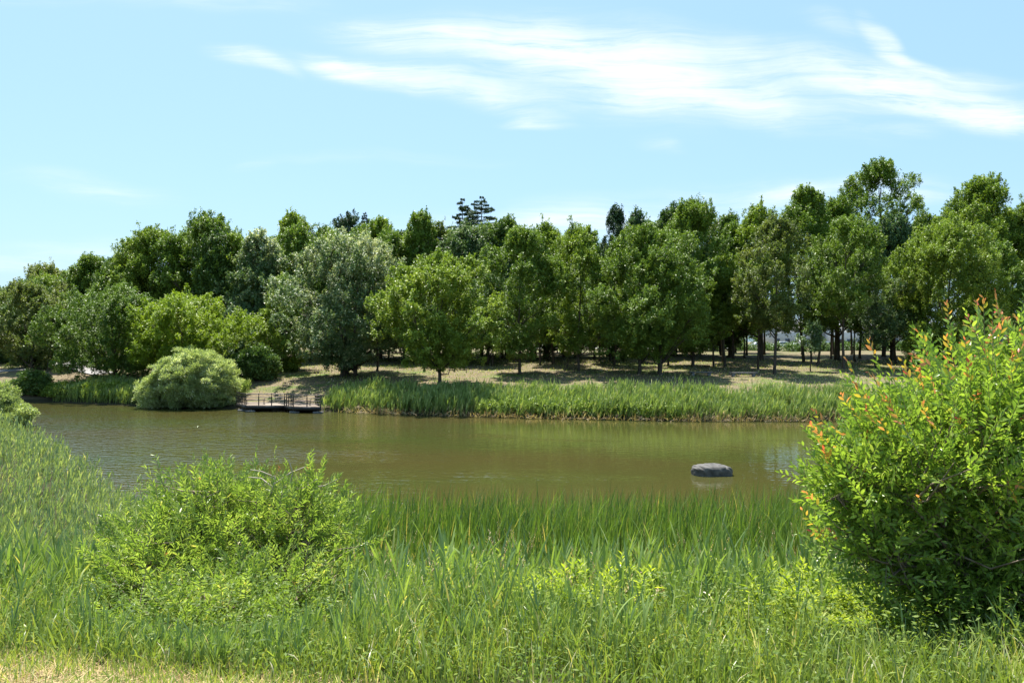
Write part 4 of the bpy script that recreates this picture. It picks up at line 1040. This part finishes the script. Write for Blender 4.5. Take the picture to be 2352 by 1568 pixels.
BUSHL = leaf_mat('bush_leaf', [(0, G(.055,.115,.010)), (.5, G(.125,.21,.016)), (.85, G(.20,.30,.022)), (1, G(.30,.36,.035))], gain=(1.6,1.4,3.4), transl=.38, rough=.28, nscale=1.5, nsteps=.2)
YOUNG = leaf_mat('young_leaf', [(0, G(.30,.34,.04)), (.3, G(.50,.31,.07)), (.65, G(.60,.22,.12)), (1, G(.58,.09,.08))], gain=(1,1,1), transl=.4, rough=.3, nsteps=.1)
WIL = leaf_mat('sallow_leaf', [(0, G(.060,.115,.014)), (.5, G(.125,.20,.026)), (.85, G(.21,.29,.05)), (1, G(.36,.36,.08))], gain=(1.6,1.4,2.3), transl=.4, rough=.34, nscale=1.5, nsteps=.2)
TWIG = plain_mat('twig_bark', (.12, .085, .055), (.22, .17, .12), scale=20, rough=.8)
# red tipped bush on the right
bx, by = 3.15, 5.3; bz = float(hz(bx, by))
def P3(vx, vy, d): return (vx2x(vx, d) - bx, d - by, vy2z(vy, d) - bz)
shoots = [(2265, 712, 4.9, -.1), (2225, 745, 4.9, -.5), (2125, 775, 4.8, -.45), (2085, 850, 4.7, -.3), (2010, 812, 4.9, -.25), (1962, 850, 4.9, -.5), (1985, 900, 4.8, -.5),
          (1890, 970, 4.9, -.8), (1885, 1000, 4.8, -.9), (1893, 1052, 4.8, -.6), (1910, 1075, 4.8, -.5), (1860, 1150, 4.7, -.7), (1857, 1200, 4.7, -1.), (2075, 905, 4.6, -.2), (2150, 900, 4.5, -.2),
          (2190, 860, 4.6, 0), (2300, 760, 4.9, .2), (2340, 745, 5, .2), (2360, 790, 4.8, .3), (2050, 860, 4.7, -.2), (2230, 810, 4.8, 0), (2180, 800, 5, -.3), (2330, 1060, 4.5, .1), (2120, 880, 4.7, -.1), (1940, 930, 4.9, -.7)]
ex, ed, el = [], [], []
for (vx, vy, d, lean) in shoots:
    p = np.array(P3(vx, vy, d)); dr = unit(np.array([[lean, -.1, .85]]))[0]
    for k in range(3):
        ex.append(p - dr * (.12 * (k + .6)) + rng.normal(0, .012 + .02 * k, 3)); ed.append(dr + rng.normal(0, .12 + .12 * k, 3)); el.append(.3)
BS = .86
lob_b = [(*P3(2215, 1090, 5.2), 1.02, .95, .80), (*P3(2345, 900, 5.3), .70, .7, .52), (*P3(2200, 960, 5.2), .5, .6, .38), (*P3(2070, 1050, 5.1), .55, .6, .45), (*P3(2000, 1160, 5.0), .45, .5, .46), (*P3(1960, 1100, 4.9), .3, .4, .3), (*P3(1985, 1240, 4.9), .35, .4, .3), (*P3(2330, 1250, 5.1), 1.0, .8, .7), (*P3(2150, 1280, 5.1), .6, .6, .42), (*P3(2260, 1400, 5.0), .9, .6, .35),(*P3(2520, 1050, 5.3), .9, .9, 1.0)]
lob_b = [(l[0] + .06, l[1], l[2], l[3] * BS, l[4] * BS, l[5] * BS) for l in lob_b]
def yrule(t):
    zt = vy2z(830, 5) - bz
    return np.clip((t[:, 2] - zt) * .9 + .07 + rng.normal(0, .22, len(t)), 0, 1) + (rng.random(len(t)) < .004)
def yrule2(t):
    r_ = yrule(t); r_[-len(ex):] = np.where(rng.random(len(ex)) < .85, 1, 0); return r_
twig_bush('red_tipped_bush', 'big yellow green bush with orange and red shoot tips at the right edge', bx, by, lob_b, 28, 5600, .23, 13, .053, .0195, BUSHL, YOUNG, yrule2,
          extra=(np.array(ex), np.array(ed), np.array(el)), group='bushes on the near bank', bark=TWIG)
# sallow bush in the left foreground
sx, sy = -2.55, 7.2; sz = float(hz(sx, sy))
def S3(vx, vy, d): return (vx2x(vx, d) - sx, d - sy, vy2z(vy, d) - sz)
lob_s = [(*S3(560, 1250, 7.4), .85, .8, .62), (*S3(470, 1180, 7.5), .5, .5, .38), (*S3(690, 1200, 7.4), .45, .5, .40), (*S3(400, 1310, 6.9), .6, .6, .45), (*S3(480, 1420, 6.2), .6, .5, .4), (*S3(620, 1380, 6.6), .6, .5, .45), (*S3(330, 1240, 7.4), .35, .4, .3), (*S3(430, 1450, 5.6), .55, .4, .25), (*S3(640, 1460, 5.9), .45, .4, .25)]
ex, ed, el = [], [], []
for (vx, vy, d, lean) in [(370, 1090, 7.4, -.5), (470, 1075, 7.4, 0), (505, 1068, 7.4, 0), (560, 1075, 7.4, .2), (663, 1072, 7.4, 0), (715, 1062, 7.4, -.1), (775, 1100, 7.4, .9), (735, 1110, 7.4, .5), (640, 1110, 7.4, .1), (330, 1110, 7.4, -.7), (420, 1085, 7.4, -.2), (895, 1222, 7.0, 1.6), (860, 1240, 7.0, 1.5), (590, 1090, 7.4, .2), (700, 1120, 7.4, .3)]:
    p = np.array(S3(vx, vy, d)); dr = unit(np.array([[lean, -.1, .85]]))[0]
    for k in range(3):
        ex.append(p - dr * (.1 * (k + .5)) + rng.normal(0, .01 + .02 * k, 3)); ed.append(dr + rng.normal(0, .15, 3)); el.append(.24)
sroot, _ = twig_bush('sallow_bush', 'narrow leaved green sallow bush in the left foreground', sx, sy, lob_s, 20, 3900, .22, 15, .062, .0135, WIL, YOUNG,
          lambda t: (rng.random(len(t)) < .008) * .3, extra=(np.array(ex), np.array(ed), np.array(el)), group='bushes on the near bank', bark=TWIG)
A = Acc()   # bare branches poking out on its right top
for pl in [[(590, 1175), (625, 1130), (632, 1095), (600, 1082), (575, 1078)], [(605, 1160), (660, 1128), (700, 1120), (730, 1098)], [(632, 1110), (668, 1085), (700, 1072)], [(628, 1120), (600, 1098), (570, 1095)], [(668, 1108), (672, 1085), (665, 1060)], [(700, 1120), (745, 1115), (775, 1100)]]:
    pts = np.array([S3(a, b, 7.35) for a, b in pl]); A.tube(pts, np.linspace(.0085, .004, len(pts)), 5)
A.build('bare_branches', plain_mat('bare_twig', (.30, .25, .19), (.42, .36, .28), scale=20), sroot, smooth=True)

# ------------------------------------------------------------------ boulder
def boulder(vx, d):
    x = vx2x(vx, d); root_loc = (x, d, 0)
    bm = bmesh.new(); bmesh.ops.create_icosphere(bm, subdivisions=5, radius=1)
    sg_n = lambda t_, e_: math.copysign(abs(t_) ** e_, t_)
    for v_ in bm.verts:
        c = v_.co.copy()
        p = Vector((sg_n(c.x, .62), sg_n(c.y, .75) * .6, sg_n(c.z, .5) * .46))
        # flat top that drops to the right, a blunt left end and one diagonal cleft
        top = .44 - .03 * p.x - .30 * max(0, p.x - .35) ** 1.2 - .07 * max(0, -p.x - .75)
        if p.z > top: p.z = top + (p.z - top) * .15
        k = math.exp(-((p.x - .48 - .35 * (p.z - .2)) / .045) ** 2) * .05
        n_ = 1 + .03 * math.sin(p.x * 6 + p.y * 4) + .018 * math.sin(p.x * 15 + p.z * 19 + p.y * 9) + .01 * math.sin(p.z * 37 + p.x * 29)
        p = p * n_; p.y += k * (1 if p.y < 0 else 0)
        p.z -= k * .6
        v_.co = p * 1.0
    me = bpy.data.meshes.new('boulder'); bm.to_mesh(me); bm.free()
    for p in me.polygons: p.use_smooth = True
    me.materials.append(plain_mat('boulder_stone', (.040, .038, .034), (.115, .108, .098), scale=3.2, rough=.8, bump=.8, detail=10))
    o = bpy.data.objects.new('boulder', me); COL.objects.link(o); o.location = (x, d, .08); o.rotation_euler = (0, 0, .08)
    tag(o, 'grey flat topped boulder rising from the calm water', 'rock')
boulder(1636, 39.5)

# ------------------------------------------------------------------ viewing deck
STEEL = plain_mat('black_steel', (.012, .012, .013), (.025, .024, .024), scale=8, rough=.45, metal=.2)
RAIL = plain_mat('rail_steel', (.05, .045, .045), (.10, .09, .09), scale=12, rough=.3, metal=.6)
PLANK = plain_mat('deck_plank', (.20, .155, .115), (.32, .26, .205), scale=5, rough=.8, stretch=(1, 6, 1))
CONC = plain_mat('concrete', (.10, .10, .10), (.18, .175, .17), scale=9, rough=.9, bump=.2)
WOODRED = plain_mat('bench_wood', (.07, .028, .02), (.12, .05, .035), scale=10, rough=.5)
dk = empty('viewing_deck', (-22, 75, 0)); tag(dk, 'low wooden viewing deck with black railings over the pond edge', 'deck')
def loc3(x, y, z): return np.array([x + 22, y - 75, z])
E_, A0, B0, C0, D0, F0 = (-26.7, 77.3), (-25.0, 74.8), (-21.4, 74.9), (-20.2, 73.55), (-17.6, 73.3), (-18.7, 75.9)
K1, K2 = (-26.6, 79.6), (-18.4, 79.0)
outline = [E_, A0, B0, C0, D0, F0, K2, K1]
# planks: clip strips running along x
A = Acc(); ys = np.arange(73.2, 79.7, .15)
OP = np.array(outline, float)
def xs_at(y):
    r = []
    for a, b in zip(OP, np.roll(OP, -1, 0)):
        if (a[1] > y) != (b[1] > y): r.append((b[0] - a[0]) * (y - a[1]) / (b[1] - a[1]) + a[0])
    return sorted(r)
for yy in ys:
    xs = xs_at(yy)
    for a, b in zip(xs[::2], xs[1::2]):
        A.box(loc3((a + b) / 2, yy, .58), (b - a, .138, .04))
pl = A.build('decking', PLANK, dk)
A = Acc()
def beam(A, a, b, z, hgt, th, ext=0.0):
    a = np.array(a, float); b = np.array(b, float); L_ = np.linalg.norm(b - a); m = (a + b) / 2
    A.box(loc3(m[0], m[1], z), (L_ + ext, th, hgt), math.atan2(b[1] - a[1], b[0] - a[0]))
edges = [(E_, A0), (A0, B0), (B0, C0), (C0, D0), (D0, F0)]
for a, b in edges: beam(A, a, b, .41, .33, .09)
beam(A, (-26.2, 77.2), (-19, 77.2), .36, .2, .12); beam(A, (-26.2, 78.6), (-19, 78.6), .36, .2, .12)
A.build('fascia_beam', STEEL, dk)
def pier(x, y):
    A = Acc(); A.box(loc3(x, y, .055), (.85, .5, .17)); A.box(loc3(x, y, .2), (.2, .2, .12)); A.box(loc3(x, y, -.5), (.4, .4, .93)); A.build('pier_footing', CONC, dk)
for p in [(-24.6, 74.95), (-25.6, 75.8), (-20.15, 73.85), (-17.9, 73.55), (-22.6, 76.4), (-19.1, 76.2)]: pier(*p)
npost = {0: 6, 1: 3, 2: 4, 3: 2, 4: 3}
for i, (a, b) in enumerate(edges):
    a = np.array(a, float); b = np.array(b, float); k = npost[i]
    for j in range(k + (i == 4)):
        p = a + (b - a) * j / k
        A = Acc(); A.tube(np.array([loc3(p[0], p[1], .30), loc3(p[0], p[1], 1.42)]), np.array([.05, .05]), 8)
        A.tube(np.array([loc3(p[0], p[1], 1.42), loc3(p[0], p[1], 1.66)]), np.array([.032, .032]), 6)
        A.tube(np.array([loc3(p[0], p[1], 1.64), loc3(p[0], p[1], 1.67), loc3(p[0], p[1], 1.71), loc3(p[0], p[1], 1.735)]), np.array([.015, .042, .042, .012]), 8)
        A.build('railing_post', STEEL, dk, smooth=False)
    for z, r in ((1.66, .042), (1.36, .026), (1.10, .026), (.84, .026)):
        A = Acc(); A.tube(np.array([loc3(a[0], a[1], z), loc3(b[0], b[1], z)]), np.array([r, r]), 6); A.build('railing_bar', RAIL if z > 1.2 else STEEL, dk)
def bench(x, y, rz, label):
    r = empty('park_bench', (x, y, .6), rz); tag(r, label, 'bench', 'benches on the viewing deck')
    A = Acc()
    for k in range(4): A.box((0, -.17 + k * .115, .43), (1.75, .1, .075))
    A.build('seat', WOODRED, r)
    for s in (-1, 1):
        A = Acc(); X = .8 * s
        A.tube(np.array([(X, -.2, 0), (X, -.16, .2), (X, -.2, .40)]), np.array([.03, .022, .028]), 6)
        A.tube(np.array([(X, .2, 0), (X, .16, .2), (X, .2, .40)]), np.array([.03, .022, .028]), 6)
        A.tube(np.array([(X, -.22, .395), (X, .22, .395)]), np.array([.022, .022]), 6)
        A.tube(np.array([(X + .08 * s, -.22, .40), (X + .12 * s, -.24, .52), (X + .08 * s, -.18, .60), (X + .08 * s, 0, .60), (X + .1 * s, .2, .56)]), np.array([.02] * 5), 6)
        A.build('side_frame', STEEL, r, smooth=True)
bench(-24.5, 76.1, 0, 'left bench with a red brown plank seat on the viewing deck')
bench(-19.75, 74.7, 0, 'right bench with a red brown plank seat on the viewing deck')

# stumps in the water right of the deck
for (vx, vy, lb) in [(842, 947, 'left wooden post stump breaking the water right of the deck'), (855, 949, 'right wooden post stump breaking the water right of the deck')]:
    d = 6.6 * F / (vy - 784); A = Acc(); A.tube(np.array([(0, 0, -.6), (0, 0, .12), (.01, 0, .24), (.01, 0, .27)]), np.array([.11, .11, .10, .04]), 9)
    o = A.build('wooden_stump', DARKBARK); o.location = (vx2x(vx, d), d, 0); tag(o, lb, 'post', 'stumps in the pond')
# slender sign pole beside the path
d = 98; A = Acc(); A.tube(np.array([(0, 0, -.2), (0, 0, 1.7)]), np.array([.035, .03]), 8); A.tube(np.array([(0, 0, 1.7), (0, 0, 1.74)]), np.array([.045, .02]), 8)
o = A.build('path_post', STEEL); o.location = (vx2x(110, d), d, float(hz(vx2x(110, d), d))); tag(o, 'thin dark post beside the path under the olive tree', 'post')
# stone benches on the lawn
def slab_bench(vx, d, w, lb):
    x = vx2x(vx, d); r = empty('stone_bench', (x, d, float(hz(x, d)))); tag(r, lb, 'bench', 'low stone benches on the lawn')
    A = Acc(); A.box((0, 0, .40), (w, .45, .10)); A.build('seat', CONC, r)
    for s in (-1, 1): A = Acc(); A.box((s * w * .36, 0, .12), (.3, .38, .46)); A.build('leg', CONC, r)
slab_bench(1707, 84, 3.0, 'pale low stone bench on the shaded lawn edge')
slab_bench(1610, 84.5, 2.4, 'darker stone bench left of the pale one on the lawn edge')

# ------------------------------------------------------------------ beyond the grove: cars, fence, houses
GLASSM = plain_mat('window_glass', (.02, .025, .03), (.03, .035, .04), rough=.08, spec=.8)
TYRE = plain_mat('tyre_rubber', (.015, .015, .015), (.025, .025, .025), rough=.8)
TRIM = plain_mat('metal_trim', (.45, .45, .46), (.55, .55, .56), rough=.3, metal=.8)
def car(x, y, rz, paint, label, van=False):
    r = empty('parked_car', (x, y, float(hz(x, y)) + .05), rz); tag(r, label, 'car', 'cars parked beyond the grove')
    if van: prof = [(-2.2, .35), (-2.22, .95), (-2.05, 1.1), (-1.5, 1.2), (-.9, 1.75), (1.7, 1.78), (2.1, 1.1), (2.15, .35)]; gl = [(-1.35, 1.2), (-.85, 1.62), (1.62, 1.64), (1.88, 1.15)]
    else: prof = [(-2.2, .35), (-2.25, .68), (-2.05, .84), (-1.15, .95), (-.5, 1.38), (.9, 1.42), (1.6, 1.02), (2.1, .96), (2.2, .7), (2.15, .35)]; gl = [(-1.0, .96), (-.46, 1.30), (.86, 1.33), (1.42, 1.0)]
    def ext(p, w0, w1, mat, nm, inset_z=0.9):
        bm = bmesh.new(); rows = []
        for s, wd in ((-1, 1), (1, 1)):
            rows.append([bm.verts.new((a, s * (w0 if z < inset_z else w1), z)) for a, z in p])
        n = len(p)
        for i in range(n): bm.faces.new((rows[0][i], rows[0][(i + 1) % n], rows[1][(i + 1) % n], rows[1][i]))
        bm.faces.new(rows[0][::-1]); bm.faces.new(rows[1])
        bmesh.ops.recalc_face_normals(bm, faces=bm.faces)
        if nm == 'body': bmesh.ops.bevel(bm, geom=list(bm.edges), offset=.05, segments=2, affect='EDGES')
        me = bpy.data.meshes.new(nm); bm.to_mesh(me); bm.free(); me.materials.append(mat)
        o = bpy.data.objects.new(nm, me); COL.objects.link(o); o.parent = r
    ext(prof, .86, .72, paint, 'body', 1.2)
    ext(gl, .885, .745, GLASSM, 'side_windows', 1.2)
    for wx_ in (-1.38, 1.32):
        for s in (-1, 1):
            A = Acc(); A.tube(np.array([(wx_, s * .70, .33), (wx_, s * .70, .33), (wx_, s * .9, .33), (wx_, s * .9, .33)]) + np.array([(0, 0, 0), (0, s * .001, 0), (0, 0, 0), (0, s * .002, 0)]), np.array([.01, .33, .33, .2]), 16)
            wh = A.build('wheel', TYRE, r)
            A = Acc(); A.tube(np.array([(wx_, s * .895, .33), (wx_, s * .906, .33), (wx_, s * .91, .33)]), np.array([.2, .19, .01]), 12); A.build('rim', TRIM, wh)
    for s in (-1, 1):
        A = Acc(); A.box((-2.2, s * .62, .68), (.12, .32, .14)); A.build('headlight', TRIM, r)
    for s in (-1, 1):
        A = Acc(); A.box((2.15, s * .66, .78), (.12, .22, .16)); A.build('tail_light', REDL, r)
REDL = plain_mat('tail_red', (.35, .02, .02), (.4, .03, .03), rough=.3)
WHITEP = plain_mat('white_paint', (.74, .75, .76), (.78, .79, .80), rough=.25)
SILVERP = plain_mat('silver_paint', (.50, .52, .55), (.55, .57, .60), rough=.28, metal=.4)
for vx, d, rz, pt, lb, vn in [(1742, 160, .1, SILVERP, 'silver car farthest left beyond the grove', False), (1795, 158, 0, WHITEP, 'white car left of the thick shaded trunk', False), (1850, 156, .15, WHITEP, 'white van right of the thick shaded trunk', True),
                             (1893, 161, 0, SILVERP, 'silver car parked beside the white van', False)]:
    car(vx2x(vx, d), d, rz, pt, lb, vn)
FENCEM = plain_mat('fence_slats', (.03, .028, .026), (.06, .055, .05), scale=5, rough=.8)
fx0, fx1, fd = vx2x(1885, 146), vx2x(2230, 146), 146
fr_ = empty('slatted_fence', (fx0, fd, float(hz(fx0, fd)))); tag(fr_, 'dark horizontal slat fence at the back of the lawn right of the cars', 'fence')
A = Acc(); L_ = fx1 - fx0
for k in range(6): A.box((L_ / 2, 0, .25 + k * .2), (L_, .03, .09))
A.build('slats', FENCEM, fr_)
for k in range(10): A = Acc(); A.box((k * L_ / 9, .075, .6), (.1, .1, 1.5)); A.build('post', FENCEM, fr_)
def house(vx, d, w, dep, zh, wallc, roofc, label, rz=0.0, winrows=2):
    x = vx2x(vx, d); r = empty('house', (x, d, float(hz(x, d))), rz); tag(r, label, 'house', 'houses beyond the grove')
    wm = plain_mat('house_wall', wallc, tuple(c * .9 for c in wallc), scale=2, rough=.9); rm = plain_mat('house_roof', roofc, tuple(c * .7 for c in roofc), scale=3, rough=.7)
    A = Acc(); A.box((0, 0, zh / 2 - .2), (w, dep, zh + .4)); wl = A.build('wall', wm, r)
    A = Acc(); rh = 1.6; e = .5
    V = [(-w/2-e, -dep/2-e, zh), (w/2+e, -dep/2-e, zh), (w/2+e, dep/2+e, zh), (-w/2-e, dep/2+e, zh), (-w/2-e, 0, zh+rh), (w/2+e, 0, zh+rh), (-w/2-e, 0, zh+rh-.01), (w/2+e, 0, zh+rh-.01)]
    A.add(V, [(0, 1, 5, 4), (3, 4, 5, 2), (0, 4, 6, 3), (1, 2, 7, 5)]); A.build('roof', rm, r)
    for rr_ in range(winrows):
        for k in range(int(w // 2.6)):
            wx_ = -w / 2 + 1.5 + k * 2.6; z = 1.5 + rr_ * 2.7
            A = Acc(); A.box((wx_, -dep / 2 - .02, z), (1.3, .06, 1.1)); wf = A.build('window', TRIM, r)
            A = Acc(); A.box((wx_, -dep / 2 - .055, z), (1.15, .02, .95)); A.build('pane', GLASSM, wf)
house(2262, 178, 11, 8, 5.2, (.55, .44, .38), (.10, .10, .11), 'beige house with a dark roof glimpsed right of the rounded bright tree')
house(2075, 196, 12, 8, 5.4, (.62, .60, .55), (.22, .23, .25), 'pale house with a grey roof glimpsed right of the forked tree', rz=.1)
house(1955, 205, 13, 9, 5.6, (.70, .70, .70), (.30, .31, .33), 'white house glimpsed through the airy tree')
house(1820, 210, 14, 9, 5.4, (.55, .55, .56), (.16, .16, .18), 'grey house behind the parked white cars')
print('faces', sum(len(o.data.polygons) for o in bpy.data.objects if o.type == 'MESH'))
